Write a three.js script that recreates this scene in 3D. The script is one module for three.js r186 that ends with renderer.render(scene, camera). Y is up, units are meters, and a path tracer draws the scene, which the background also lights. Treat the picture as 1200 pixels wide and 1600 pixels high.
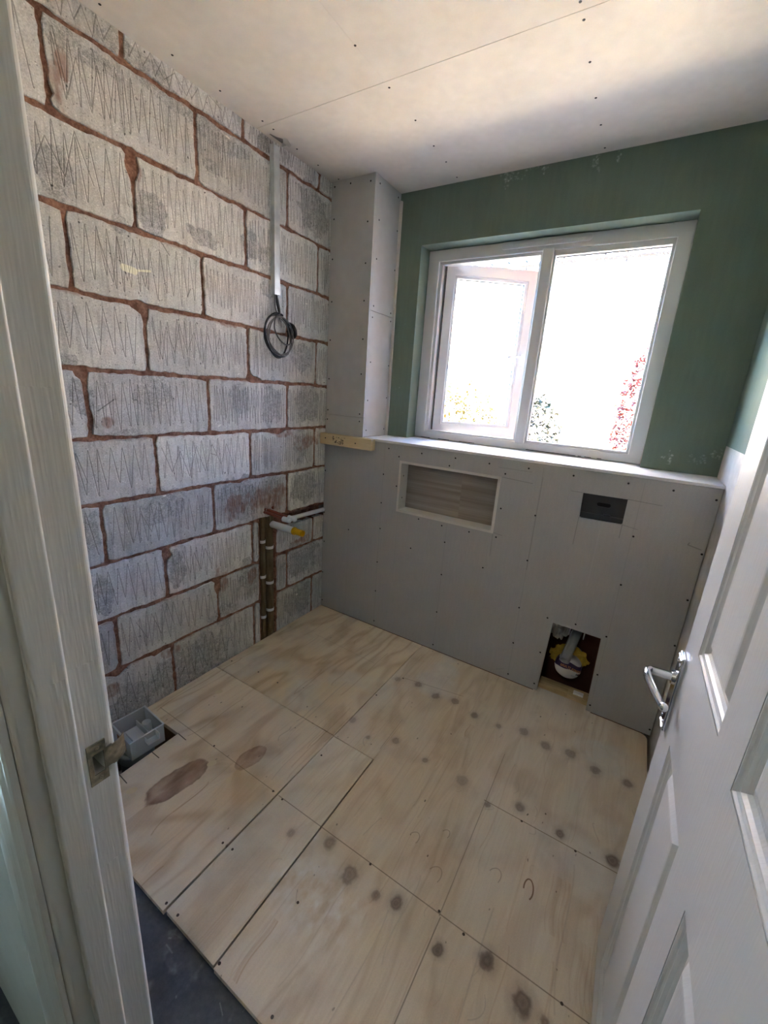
import * as THREE from 'three';
import { Sky } from 'three/addons/objects/Sky.js';
import { RoundedBoxGeometry } from 'three/addons/geometries/RoundedBoxGeometry.js';
import { mergeGeometries } from 'three/addons/utils/BufferGeometryUtils.js';

// ───────────────────────── camera, sky, sun, exposure ─────────────────────────
const scene = new THREE.Scene();
const camera = new THREE.PerspectiveCamera(2 * Math.atan(800 / 652.15) * 180 / Math.PI, 0.75, 0.02, 200);
camera.position.set(1.5674, 1.3516, 1.9017);
camera.rotation.set(-0.2794, 0.5379, 0.0683, 'YXZ');
const SUN = new THREE.Vector3(0.30, 2.1, 1.0).normalize();        // behind the house: the house shades the ground next to the window
const sky = new Sky();
sky.scale.setScalar(1000);
sky.material.uniforms.turbidity.value = 6;
sky.material.uniforms.rayleigh.value = 0.9;
sky.material.uniforms.mieCoefficient.value = 0.005;
sky.material.uniforms.mieDirectionalG.value = 0.7;
sky.material.uniforms.sunPosition.value.copy(SUN);
scene.add(sky);
scene.backgroundIntensity = 0.95;
const sun = new THREE.DirectionalLight(new THREE.Color(1.0, 0.88, 0.74), 20);
sun.name = 'sun';
sun.position.copy(SUN).multiplyScalar(25); sun.target.position.set(0.9, 0, -3);
sun.castShadow = true; sun.shadow.mapSize.set(2048, 2048);
Object.assign(sun.shadow.camera, { left: -14, right: 14, top: 14, bottom: -14, near: 1, far: 70 });
scene.add(sun, sun.target);
const renderer = new THREE.WebGLRenderer({ antialias: true });
renderer.toneMapping = THREE.LinearToneMapping;
renderer.toneMappingExposure = 15;
renderer.shadowMap.enabled = true;

// ───────────────────────── helpers ─────────────────────────
const rngOf = (s) => () => { s |= 0; s = s + 0x6D2B79F5 | 0; let t = Math.imul(s ^ s >>> 15, 1 | s); t = t + Math.imul(t ^ t >>> 7, 61 | t) ^ t; return ((t ^ t >>> 14) >>> 0) / 4294967296; };
const rng = rngOf(7);
const R = (a, b) => a + (b - a) * rng();
const hash = (x, y, s) => { let h = Math.imul(x, 374761393) + Math.imul(y, 668265263) + Math.imul(s, 974634777); h = Math.imul(h ^ h >>> 13, 1274126177); return ((h ^ h >>> 16) >>> 0) / 4294967296; };
const noise = (x, y, s = 0) => {
  const ix = Math.floor(x), iy = Math.floor(y); let fx = x - ix, fy = y - iy; fx = fx * fx * (3 - 2 * fx); fy = fy * fy * (3 - 2 * fy);
  const a = hash(ix, iy, s), b = hash(ix + 1, iy, s), c = hash(ix, iy + 1, s), d = hash(ix + 1, iy + 1, s);
  return a + (b - a) * fx + (c - a) * fy + (a - b - c + d) * fx * fy;
};
const fbm = (x, y, s = 0, o = 4) => { let v = 0, a = 0.5, t = 0; for (let i = 0; i < o; i++) { v += a * noise(x, y, s + i * 17); t += a; x *= 2.03; y *= 2.03; a *= 0.5; } return v / t; };
const clamp = (v, a = 0, b = 1) => Math.min(b, Math.max(a, v));
const sstep = (a, b, v) => { v = clamp((v - a) / (b - a)); return v * v * (3 - 2 * v); };
const names = new Map();
const numbered = (n) => { const k = names.get(n) ?? 0; names.set(n, k + 1); return k ? `${n}_${String(k).padStart(3, '0')}` : n; };
function mesh(name, geo, mat, parent = scene) {
  const m = new THREE.Mesh(geo, mat); m.name = parent === scene ? numbered(name) : name; m.castShadow = m.receiveShadow = true; parent.add(m); return m;
}
function group(name, parent = scene, pos) { const g = new THREE.Group(); g.name = parent === scene ? numbered(name) : name; if (pos) g.position.set(...pos); parent.add(g); return g; }
const struct = (o) => { o.userData.kind = 'structure'; return o; };
function tag(o, label, category, grp) { o.userData.label = label; o.userData.category = category; if (grp) o.userData.group = grp; return o; }
function box(x0, x1, y0, y1, z0, z1) { return new THREE.BoxGeometry(x1 - x0, y1 - y0, z1 - z0).translate((x0 + x1) / 2, (y0 + y1) / 2, (z0 + z1) / 2); }
function rbox(x0, x1, y0, y1, z0, z1, r = 0.002, seg = 2) { return new RoundedBoxGeometry(x1 - x0, y1 - y0, z1 - z0, seg, r).translate((x0 + x1) / 2, (y0 + y1) / 2, (z0 + z1) / 2); }
function merge(list) { return mergeGeometries(list.map((g) => { const h = g.index ? g.toNonIndexed() : g; for (const k of Object.keys(h.attributes)) if (!['position', 'normal', 'uv'].includes(k)) h.deleteAttribute(k); return h; })); }
// uv in metres (times k) from two of the axes, so that patterns keep their real size
function uvFrom(geo, a, b, k = 1, k2 = k) {
  const p = geo.attributes.position, uv = new Float32Array(p.count * 2);
  const g = { x: (i) => p.getX(i), y: (i) => p.getY(i), z: (i) => p.getZ(i) };
  for (let i = 0; i < p.count; i++) { uv[2 * i] = g[a](i) * k; uv[2 * i + 1] = g[b](i) * k2; }
  geo.setAttribute('uv', new THREE.BufferAttribute(uv, 2)); return geo;
}
// uv in metres chosen by the way each face points
function uvBox(geo, k = 1) {
  const g = geo.index ? geo.toNonIndexed() : geo, p = g.attributes.position, n = g.attributes.normal, uv = new Float32Array(p.count * 2);
  for (let i = 0; i < p.count; i++) {
    const ax = Math.abs(n.getX(i)), ay = Math.abs(n.getY(i)), az = Math.abs(n.getZ(i));
    const [u, v] = ax >= ay && ax >= az ? [p.getZ(i), p.getY(i)] : ay >= az ? [p.getX(i), p.getZ(i)] : [p.getX(i), p.getY(i)];
    uv[2 * i] = u * k; uv[2 * i + 1] = v * k;
  }
  g.setAttribute('uv', new THREE.BufferAttribute(uv, 2)); return g;
}
const rectShape = (x0, x1, y0, y1) => { const s = new THREE.Shape(); s.moveTo(x0, y0); s.lineTo(x1, y0); s.lineTo(x1, y1); s.lineTo(x0, y1); s.closePath(); return s; };
function tube(pts, r, seg = 48, rad = 10, closed = false) { return new THREE.TubeGeometry(new THREE.CatmullRomCurve3(pts.map((p) => new THREE.Vector3(...p)), closed), seg, r, rad, closed); }
function cyl(a, b, r0, r1 = r0, n = 20, open = false) {
  const A = new THREE.Vector3(...a), B = new THREE.Vector3(...b), d = B.clone().sub(A), L = d.length();
  const g = new THREE.CylinderGeometry(r1, r0, L, n, 1, open); g.applyQuaternion(new THREE.Quaternion().setFromUnitVectors(new THREE.Vector3(0, 1, 0), d.normalize())); g.translate((a[0] + b[0]) / 2, (a[1] + b[1]) / 2, (a[2] + b[2]) / 2); return g;
}
function canvas(w, h) { const c = document.createElement('canvas'); c.width = w; c.height = h; return [c, c.getContext('2d')]; }
function texOf(c, color = true, wrap = true) {
  const t = new THREE.CanvasTexture(c); if (color) t.colorSpace = THREE.SRGBColorSpace;
  t.wrapS = t.wrapT = wrap ? THREE.RepeatWrapping : THREE.ClampToEdgeWrapping; t.magFilter = THREE.LinearFilter; return t;
}
function pixels(w, h, f) {                                          // f(x, y) -> [r, g, b] 0..255; y down
  const [c, x] = canvas(w, h), im = x.createImageData(w, h), d = im.data;
  for (let j = 0; j < h; j++) for (let i = 0; i < w; i++) { const v = f(i, j), k = (j * w + i) * 4; d[k] = v[0]; d[k + 1] = v[1]; d[k + 2] = v[2]; d[k + 3] = 255; }
  x.putImageData(im, 0, 0); return [c, x];
}
function tile(n, f) { return pixels(n, n, f)[0]; }
// noise that repeats every n cells
const tnoise = (x, y, n, s) => {
  const ix = Math.floor(x), iy = Math.floor(y), m = (a) => ((a % n) + n) % n; let fx = x - ix, fy = y - iy; fx = fx * fx * (3 - 2 * fx); fy = fy * fy * (3 - 2 * fy);
  const a = hash(m(ix), m(iy), s), b = hash(m(ix + 1), m(iy), s), c = hash(m(ix), m(iy + 1), s), d = hash(m(ix + 1), m(iy + 1), s);
  return a + (b - a) * fx + (c - a) * fy + (a - b - c + d) * fx * fy;
};
const std = (o) => new THREE.MeshStandardMaterial(o);
const H = 2.3325, XR = 1.851, ZG = -0.242, SH = 1.108;              // ceiling height, right wall, green wall, top of the shelf

// ───────────────────────── shared materials ─────────────────────────
const paperNoise = texOf(tile(256, (i, j) => { const v = 128 + 60 * (tnoise(i / 4, j / 4, 64, 3) - 0.5) + 50 * (hash(i, j, 5) - 0.5); return [v, v, v]; }), false);
const speck = (base, amp, seed, warm = 0) => texOf(tile(512, (i, j) => { const v = amp * (tnoise(i / 64, j / 64, 8, seed) - 0.5) + amp * 0.8 * (tnoise(i / 16, j / 16, 32, seed + 1) - 0.5) + amp * 0.5 * (hash(i, j, seed + 2) - 0.5); return [base[0] + v + warm * v * 0.2, base[1] + v, base[2] + v - warm * v * 0.2]; }));
const M = {};
M.ceil = std({ map: speck([214, 208, 198], 7, 11), roughness: 0.93, bumpMap: paperNoise, bumpScale: 0.0004 });
M.boardGrey = std({ map: speck([188, 187, 183], 8, 21), roughness: 0.9, bumpMap: paperNoise, bumpScale: 0.0003 });
M.boardEdge = std({ color: 0xd8d4cb, roughness: 0.95 });
M.screw = std({ color: 0x1b1a19, roughness: 0.55, metalness: 0.4 });
M.pvc = new THREE.MeshPhysicalMaterial({ color: 0xd0d1d2, roughness: 0.28, clearcoat: 0.2, clearcoatRoughness: 0.3 });
M.gasket = std({ color: 0x33322f, roughness: 0.8 });
M.whitePlastic = new THREE.MeshPhysicalMaterial({ color: 0xe9eaea, roughness: 0.35 });
M.chrome = new THREE.MeshPhysicalMaterial({ color: 0xd9dce0, metalness: 1, roughness: 0.13 });
M.black = std({ color: 0x171615, roughness: 0.5 });
M.concrete = std({ map: speck([140, 134, 126], 30, 35), roughness: 0.95 });
M.plaster = std({ map: speck([214, 208, 199], 16, 31), roughness: 0.95 });
M.hall = std({ map: speck([176, 173, 163], 6, 41), roughness: 0.85 });

// ───────────────────────── block wall (left) ─────────────────────────
const WZ = 1.76, WY = 2.36, PXM = 720;                              // the wall texture covers z 0..WZ, y 0..WY
const CW = Math.round(WZ * PXM), CH = Math.round(WY * PXM);
const wz = (z) => z * PXM, wy = (y) => CH - y * PXM;
const YJ = 2.2607, zA = 0.3023, pitch = 0.4555, off = 0.2135;
const patches = [[1.223,1.887,.046,.074],[.945,1.878,.059,.059],[1.158,2.225,.051,.033],[.84,2.248,.113,.029],[.637,2.232,.14,.046],[1.059,1.813,.029,.026],[.989,1.297,.07,.06],[.597,1.283,.05,.067],[.406,1.263,.06,.097],[.614,.825,.101,.095],[.411,.822,.063,.089],[1.248,.818,.028,.069],[.988,.866,.081,.079],[1.246,.557,.034,.076],[.955,.587,.046,.075],[.914,.091,.189,.118],[1.177,.075,.089,.066],[.419,1.832,.063,.091],[.128,2.165,.095,.107],[1.224,1.273,.042,.051],[1.272,1.385,.044,.022],[1.096,1.143,.069,.02],[.548,.397,.086,.108],[.19,.392,.144,.103],[.731,.258,.075,.063],[1.061,2.221,.057,.025],[.43,2.291,.043,.045],[.171,.812,.099,.093],[.207,1.488,.073,.062],[.699,2.115,.04,.021],[.2,.13,.12,.1],[.15,1.27,.09,.1],[.2,1.05,.05,.09],[.95,2.29,.12,.03],[.75,1.87,.06,.03],[.52,1.9,.05,.05]];
const smears = [[1.195,2.106,.024,.061],[1.172,2.167,.019,.033],[1.155,1.189,.029,.021],[.433,.786,.137,.076],[.634,.791,.076,.063],[1.255,.158,.031,.028],[.982,1.983,.022,.056],[.74,.449,.043,.072],[.548,.397,.034,.057],[1.014,.205,.046,.025],[.149,1.062,.08,.05],[.34,1.12,.07,.02],[.64,1.58,.05,.012],[.2,.5,.1,.02],[.38,.62,.05,.05]];
const chips = [[.998,2.002,.023,.054],[1.191,2.08,.02,.022],[1.016,1.577,.031,.025],[1.19,1.201,.02,.038],[.757,.425,.02,.05],[.987,.655,.025,.039],[1.051,.212,.05,.03],[1.222,.226,.046,.023],[.834,2.018,.036,.015],[1.221,1.342,.026,.02],[1.036,.882,.035,.02],[.518,1.375,.046,.025],[.386,1.121,.08,.025],[.989,1.561,.014,.038],[1.07,.43,.05,.014],[.62,.9,.04,.013]];
const rows = [];                                                    // [y0, y1, [joint z ...]]
for (let r = 0; r <= 10; r++) {
  const y1 = r === 0 ? H + 0.012 : YJ - 0.225 * (r - 1), y0 = r === 10 ? -0.03 : YJ - 0.225 * r;
  const base = r % 2 ? zA : zA - off, js = [];
  for (let k = -1; k < 5; k++) js.push(base + pitch * k);
  rows.push([y0, y1, js]);
}
// colour: cement blocks, keyed with combed zigzags, grey render stuck on, mortar smears and paint drips
const blockCells = [];
rows.forEach(([y0, y1, js], r) => { for (let k = 0; k < js.length - 1; k++) { const z0 = Math.max(js[k], -0.02), z1 = Math.min(js[k + 1], 1.70); if (z1 - z0 > 0.03) blockCells.push({ r, k, y0, y1, z0, z1 }); } });
const bumpC = canvas(CW, CH); let last = null;
const [blockC, bx] = pixels(CW, CH, (i, j) => {
  const z = i / PXM, y = (CH - j) / PXM;
  if (!(last && z >= last.z0 && z < last.z1 && y >= last.y0 && y < last.y1)) last = blockCells.find((c) => z >= c.z0 && z < c.z1 && y >= c.y0 && y < c.y1);
  const cell = last;
  const t = cell ? hash(cell.r, cell.k, 91) : 0.5, t2 = cell ? hash(cell.r, cell.k, 92) : 0.5;
  let v = 206 + (t - 0.5) * 22 + 26 * (fbm(z * 9, y * 9, 1) - 0.5) + 26 * (fbm(z * 60, y * 34, 2, 3) - 0.5) + 14 * (hash(i, j, 4) - 0.5) + 26 * (hash(i >> 1, j >> 1, 44) - 0.5);
  const streak = fbm(z * 120, y * 6, 9, 2); v -= 20 * sstep(0.55, 0.8, streak);
  if (hash(i >> 1, j >> 1, 6) > 0.992) v -= 60; if (hash(i >> 1, j >> 1, 7) > 0.994) v += 40;
  let c = [v + 2, v + 1, v - 3 + 4 * (t2 - 0.5)];
  for (const [pz, py, rz, ry] of patches) {
    let d = Math.hypot((z - pz) / rz, (y - py) / ry); if (d > 1.7) continue; d += 1.1 * (fbm(z * 26, y * 26, 12) - 0.5);
    if (d < 1.06) { const a = sstep(1.06, 0.96, d), g = 174 + 30 * (fbm(z * 90, y * 90, 13, 3) - 0.5) * 2 + 60 * (hash(i >> 1, j >> 1, 14) - 0.5); c = c.map((q, n) => q + (g + (n === 2 ? -2 : 0) - q) * a * 0.85); }
  }
  for (const [pz, py, rz, ry] of smears) {
    let d = Math.hypot((z - pz) / rz, (y - py) / ry); if (d > 2.1) continue; d += 1.8 * (fbm(z * 30, y * 22, 15) - 0.5);
    if (d < 1.1) { const a = sstep(1.1, 0.6, d) * clamp(0.2 + 1.3 * fbm(z * 70, y * 40, 16, 3) - 0.25); c = [c[0] + (140 - c[0]) * a * 0.8, c[1] + (106 - c[1]) * a * 0.8, c[2] + (92 - c[2]) * a * 0.8]; }
  }
  if (cell) {                                                       // mortar rubbed over the arrises
    const e = Math.min(z - cell.z0, cell.z1 - z, y - cell.y0, cell.y1 - y), a = sstep(0.019, 0.004, e + 0.016 * fbm(z * 40, y * 40, 17)) * 0.6;
    c = [c[0] + (150 - c[0]) * a, c[1] + (112 - c[1]) * a, c[2] + (95 - c[2]) * a];
  }
  return c;
});
const bb = bumpC[1]; bb.fillStyle = '#909090'; bb.fillRect(0, 0, CW, CH);
{ const im = bb.getImageData(0, 0, CW, CH), d = im.data;
  for (let j = 0; j < CH; j++) for (let i = 0; i < CW; i++) {
    const z = i / PXM, y = (CH - j) / PXM; let v = 140 + 20 * (fbm(z * 40, y * 40, 5, 3) - 0.5) + 14 * (hash(i, j, 8) - 0.5);
    for (const [pz, py, rz, ry] of patches) { let q = Math.hypot((z - pz) / rz, (y - py) / ry); if (q > 1.7) continue; q += 1.1 * (fbm(z * 26, y * 26, 12) - 0.5); if (q < 1.06) v += 30 * sstep(1.06, 0.9, q) + 70 * (fbm(z * 90, y * 90, 13, 3) - 0.5); }
    const k = (j * CW + i) * 4; d[k] = d[k + 1] = d[k + 2] = clamp(v, 0, 255);
  } bb.putImageData(im, 0, 0); }
for (const c of blockCells) {
  if (c.r === 0 || c.z1 - c.z0 < 0.06) { if (c.r !== 0) continue; }
  const h = c.y1 - c.y0, wide = c.z1 > 0.9 ? R(0.014, 0.02) : R(0.0075, 0.012);
  for (const [ctx, col, w] of [[bx, 'rgba(84,82,78,0.5)', 1.3], [bb, 'rgba(20,20,20,0.8)', 2]]) {
    const s = rngOf(100 + c.r * 31 + c.k * 7), q = (a, b) => a + (b - a) * s();
    ctx.strokeStyle = col; ctx.lineWidth = w; ctx.lineJoin = 'round'; ctx.beginPath();
    let z = c.z1 - q(0.012, 0.03), up = s() > 0.5; ctx.moveTo(wz(z), wy(c.y0 + h * 0.5));
    while (z > c.z0 + 0.02) {
      const y = up ? c.y1 - h * q(0.09, 0.2) : c.y0 + h * q(0.12, 0.3);
      ctx.lineTo(wz(z + 0.0012), wy(y + (up ? -0.004 : 0.004))); ctx.lineTo(wz(z), wy(y)); ctx.lineTo(wz(z - 0.0012), wy(y + (up ? -0.004 : 0.004))); z -= wide * q(0.55, 1.35); up = !up;
    }
    ctx.stroke();
    if (s() > 0.5) { ctx.beginPath(); z = c.z1 - q(0.02, 0.1); up = true; while (z > c.z0 + q(0.03, 0.25)) { ctx.lineTo(wz(z), wy(up ? c.y1 - h * q(0.1, 0.3) : c.y0 + h * q(0.2, 0.4))); z -= wide * q(1.3, 2.2); up = !up; } ctx.stroke(); }
  }
}
{ // flecks, scratches, paint, the plumb line marked down the wall
  const s = rngOf(55), q = (a, b) => a + (b - a) * s();
  for (let i = 0; i < 420; i++) { bx.fillStyle = `rgba(40,38,36,${q(0.3, 0.85)})`; bx.beginPath(); bx.ellipse(q(0, CW), q(0, CH), q(0.8, 3), q(0.6, 1.8), q(0, 3), 0, 7); bx.fill(); }
  for (let i = 0; i < 260; i++) { bx.fillStyle = `rgba(238,236,228,${q(0.3, 0.9)})`; bx.beginPath(); bx.ellipse(q(0, CW), q(0, CH), q(0.6, 2.4), q(0.6, 2.4), 0, 0, 7); bx.fill(); }
  for (let i = 0; i < 26; i++) { bx.strokeStyle = `rgba(${s() > 0.4 ? '70,68,64' : '225,222,215'},0.6)`; bx.lineWidth = q(1, 2.5); const x = q(0, CW), y = q(0, CH); bx.beginPath(); bx.moveTo(x, y); bx.lineTo(x + q(-45, 45), y + q(-30, 30)); bx.stroke(); }
  bx.strokeStyle = 'rgba(236,233,228,0.75)'; bx.lineWidth = 4; bx.beginPath(); bx.moveTo(wz(0.484), wy(2.01)); bx.lineTo(wz(0.482), wy(0.92)); bx.stroke();
  bx.strokeStyle = 'rgba(246,243,220,0.95)'; bx.lineWidth = 9; bx.lineCap = 'round'; bx.beginPath(); bx.moveTo(wz(1.055), wy(1.69)); bx.lineTo(wz(1.02), wy(1.687)); bx.lineWidth = 16; bx.stroke(); bx.lineWidth = 5; bx.beginPath(); bx.moveTo(wz(1.03), wy(1.687)); bx.lineTo(wz(0.965), wy(1.70)); bx.stroke();
  bx.fillStyle = 'rgba(240,238,230,0.9)';
  for (const [z, y] of [[1.2,2.262],[1.1,2.258],[1.15,2.262],[1.0,2.262],[.9,2.258],[.55,2.262],[.62,2.24],[.17,1.75],[.13,1.36],[.6,1.385],[.16,1.14],[.71,1.165],[.98,.9],[.22,.16]]) { bx.beginPath(); bx.ellipse(wz(z), wy(y), q(3, 8), q(2, 4.5), q(-0.5, 0.5), 0, 7); bx.fill(); }
}
M.block = std({ map: texOf(blockC, true, false), bumpMap: texOf(bumpC[0], false, false), bumpScale: 0.0035, roughness: 0.94 });
M.mortar = std({ map: texOf(tile(512, (i, j) => { const v = 46 * (tnoise(i / 32, j / 32, 16, 61) - 0.5) + 40 * (tnoise(i / 8, j / 8, 64, 62) - 0.5) + 46 * (hash(i, j, 63) - 0.5); return [132 + v, 96 + v * 0.9, 78 + v * 0.85]; })), roughness: 0.97 });
const wallLeft = struct(group('wall_left')); wallLeft.userData.label = 'bare wall of grey keyed concrete blocks in red-brown mortar';
{
  const nz = 200, ny = 260, Z1 = 1.72, g = new THREE.PlaneGeometry(1, 1, nz, ny), p = g.attributes.position;
  for (let i = 0; i < p.count; i++) {
    const z = -0.02 + (0.5 - p.getX(i)) * (Z1 + 0.02), y = -0.06 + (p.getY(i) + 0.5) * (H + 0.08);
    let x = -0.0045 + 0.006 * (fbm(z * 55, y * 55, 71, 3) - 0.5) - 0.004 * sstep(0.5, 0.8, noise(z * 12, y * 12, 73));
    if (z > 0.392 && z < 0.493 && y < 0.722) x -= 0.055;           // the chase cut for the pipes
    if (z < 0.33 && y > 0.615 && y < 0.672) x -= 0.045;
    p.setXYZ(i, x, y, z);
  }
  uvFrom(g, 'z', 'y', 3); g.computeVertexNormals();
  mesh('mortar', g, M.mortar, wallLeft);
  mesh('backing', box(-0.12, -0.07, -0.36, H + 0.15, -0.45, 1.79), M.concrete, wallLeft);
  const blockMesh = (z0, z1, y0, y1, seed) => {
    const s = rngOf(seed), q = (a, b) => a + (b - a) * s(), gp = 0.0082, pts = [];
    const Z0 = z0 + gp, Z1b = z1 - gp, Y0 = y0 + gp, Y1 = y1 - gp, rc = 0.006;
    const edge = (ax, ay, bx2, by2) => { const L = Math.hypot(bx2 - ax, by2 - ay), n = Math.max(2, Math.round(L / 0.016)); for (let i = 0; i < n; i++) { const t = i / n; pts.push([ax + (bx2 - ax) * t, ay + (by2 - ay) * t]); } };
    edge(Z0 + rc, Y0, Z1b - rc, Y0); edge(Z1b, Y0 + rc, Z1b, Y1 - rc); edge(Z1b - rc, Y1, Z0 + rc, Y1); edge(Z0, Y1 - rc, Z0, Y0 + rc);
    const cz = (Z0 + Z1b) / 2, cy = (Y0 + Y1) / 2;
    const out = pts.map(([z, y]) => {
      let nz2 = z + q(-0.0022, 0.0022), ny2 = y + q(-0.0022, 0.0022) + 0.008 * (noise(z * 14, y * 40, 77) - 0.5);
      for (const [pz, py, rz, ry] of chips) {
        const d = Math.hypot((nz2 - pz) / rz, (ny2 - py) / ry);
        if (d < 1) { const t = (1 - d) * Math.min(rz, ry) * 1.2, dx = cz - nz2, dy = cy - ny2, L = Math.hypot(dx, dy) || 1; nz2 += dx / L * t; ny2 += dy / L * t; }
      }
      return [nz2, ny2];
    });
    const sh = new THREE.Shape(); out.forEach(([z, y], i) => i ? sh.lineTo(-z, y) : sh.moveTo(-z, y)); sh.closePath();
    const g2 = new THREE.ExtrudeGeometry(sh, { depth: 0.05, bevelEnabled: true, bevelSize: 0.0016, bevelThickness: 0.0022, bevelSegments: 1, curveSegments: 1 });
    g2.rotateY(Math.PI / 2).translate(-0.0522 + q(-0.0012, 0.0012), 0, 0);
    uvFrom(g2, 'z', 'y', 1 / WZ, 1 / WY);
    mesh('block', g2, M.block, wallLeft);
  };
  for (const c of blockCells) {
    const spans = [[c.z0, c.z1, c.y0, c.y1]];
    const cut = [];
    for (const [a, b, y0, y1] of spans) {
      if (c.r >= 8 && a < 0.392 && b > 0.493) { cut.push([a, 0.386, y0, y1], [0.499, b, y0, y1]); }
      else if (c.r >= 8 && a < 0.493 && b > 0.493) cut.push([Math.max(a, 0.499), b, y0, y1]);
      else if (c.r >= 8 && b > 0.392 && a < 0.392) cut.push([a, Math.min(b, 0.386), y0, y1]);
      else cut.push([a, b, y0, y1]);
    }
    for (const [a, b, y0, y1] of cut) {
      if (b - a < 0.025) continue;
      const seed = 900 + c.r * 40 + c.k * 3 + Math.round(a * 10);
      if (c.r === 8 && a < 0.32) blockMesh(a, Math.min(b, 0.386), y0, 0.619, seed);
      else blockMesh(a, b, y0, y1, seed);
    }
  }
}

// ───────────────────────── floor ─────────────────────────
const FX = 1.86, FZ = 1.53, FP = 760;
const knots = [[.775,.335,.016,.5],[.878,.308,.019,.7],[.98,.332,.022,.75],[1.069,.309,.021,.7],[.859,.719,.01,.6],[.959,.667,.017,.6],[1.1,.681,.014,.7],[1.251,.681,.024,.45],[.754,.68,.016,.5],[1.174,.34,.018,.8],[1.283,.337,.014,.6],[1.381,.303,.023,.6],[1.477,.327,.023,.7],[1.569,.31,.025,.65],[1.663,.336,.022,.75],[1.773,.329,.02,.8],[1.361,.719,.011,.8],[1.457,.663,.018,.8],[1.593,.679,.017,.95],[1.747,.674,.023,1],[.993,1.129,.022,.8],[1.095,1.165,.026,.8],[1.187,1.166,.013,.8],[1.243,1.148,.02,1],[1.382,1.176,.016,1.1],[1.494,1.128,.022,1.15],[1.59,1.155,.026,1.1],[1.642,1.158,.012,.9],[.873,1.173,.014,.6]];
const bigKnots = [[.424, 1.267, .05, .115, 1], [.553, 1.058, .038, .065, .8]];   // x, z, half width, half length, darkness
const fScrews = [[.732,1.497],[.781,1.496],[.951,1.498],[1.123,1.492],[.723,1.105],[.77,1.109],[.725,1.313],[.764,1.309],[1.13,1.108],[1.351,1.1],[1.426,1.11],[1.476,.71],[1.644,.71],[1.669,1.104],[.762,.895],[.796,.314],[.753,.492],[.03,.72],[.2,.70],[.4,1.10],[.33,.70],[1.02,1.30],[1.38,1.36]];
const warp = (x, z) => { let w = 0; for (const [kx, kz, r] of knots) { const d = ((x - kx) / (r * 2.2)) ** 2 + ((z - kz) / (r * 4.5)) ** 2; if (d < 4) w += 0.02 * Math.sign(x - kx) * Math.exp(-d); } for (const [kx, kz, rx, rz] of bigKnots) { const d = ((x - kx) / (rx * 1.7)) ** 2 + ((z - kz) / (rz * 1.5)) ** 2; if (d < 6) w += 0.06 * Math.sign(x - kx) * Math.exp(-d); } return w; };
const [floorC, fx] = pixels(Math.round(FX * FP), Math.round(FZ * FP), (i, j) => {
  const x = i / FP, z = j / FP;                                     // row 0 of the canvas is z = 0
  const sheet = x < 0.742 ? (z < 0.793 ? 0 : 1) : (x < 0.935 && z > 0.795 ? 2 : 3), b = [[6, 2, -6], [4, 1, -3], [0, 2, 4], [-3, -3, -2]][sheet];
  const w = warp(x, z), lx = x + sheet * 3.1 + w;
  const figure = fbm(lx * 5 + 1.5 * fbm(lx * 3, z * 1.1, 81 + sheet, 2), z * 1.3, 82 + sheet, 4);
  const bands = Math.sin(figure * 34 + (lx * 9)) * 0.5 + 0.5;
  const fine = fbm(lx * 240, z * 9, 85, 2), dust = fbm(x * 4.2, z * 4.2, 88, 4), scuff = fbm(x * 22, z * 22, 89, 3);
  let r = 224 + b[0], g = 213 + b[1], bl = 194 + b[2];
  const amt = sheet === 3 ? 12 : sheet === 2 ? 10 : 26;
  const m = (bands ** 3) * amt + (fine - 0.5) * 12; r -= m * 0.8; g -= m * 1.0; bl -= m * 1.15;
  const tan = sstep(0.52, 0.74, fbm(lx * 4, z * 1.7, 90 + sheet, 3)); r -= 5 * tan; g -= 9 * tan; bl -= 16 * tan;
  const grey = sstep(0.5, 0.72, dust) * (sheet === 3 ? 0.62 : 0.45); const L = 212 + (scuff - 0.5) * 34; r += (L - r) * grey; g += (L - 2 - g) * grey; bl += (L - 8 - bl) * grey;
  const dirt = sstep(0.56, 0.82, fbm(x * 7, z * 7, 94, 4)); r -= 13 * dirt; g -= 14 * dirt; bl -= 14 * dirt;
  const pd = Math.hypot((x - 1.06) / 0.2, (z - 1.26) / 0.13) + 0.8 * (fbm(x * 14, z * 14, 97) - 0.5); const pl = sstep(1.0, 0.3, pd) * clamp(fbm(x * 60, z * 34, 98, 3) * 1.7 - 0.4); r += (236 - r) * pl * 0.85; g += (236 - g) * pl * 0.85; bl += (234 - bl) * pl * 0.85;
  for (const [kx, kz, kr, dk] of knots) {
    let d = Math.hypot((x - kx) / kr, (z - kz) / (kr * 1.15)); if (d > 2.3) continue; d += 0.5 * (fbm(x * 70, z * 70, 99) - 0.5);
    if (d < 1.9) { const a = (sstep(1.05, 0.55, d) * (0.46 + 0.05 * Math.sin(d * 13 + kx * 40)) + 0.16 * sstep(1.9, 0.8, d)) * dk; r += (92 - r) * a; g += (78 - g) * a; bl += (70 - bl) * a; }
  }
  for (const [kx, kz, rx, rz, dk] of bigKnots) {
    let d = Math.hypot((x - kx + (z - kz) * 0.10) / rx, (z - kz) / rz); if (d > 1.5) continue; d += 0.28 * (fbm(x * 30, z * 30, 101) - 0.5);
    if (d < 1.1) { const a = sstep(1.03, 0.93, d) * (0.68 + 0.5 * (fbm(x * 60, z * 25, 102, 3) - 0.5)) * dk, t = fbm(x * 24, z * 24, 103) * 1.6 - 0.4 - 0.5 * sstep(0.7, 1, d); r += (128 + t * 50 - r) * a; g += (100 + t * 44 - g) * a; bl += (84 + t * 42 - bl) * a; }
  }
  const n = (hash(i, j, 105) - 0.5) * 9; return [r + n, g + n, bl + n];
});
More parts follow.
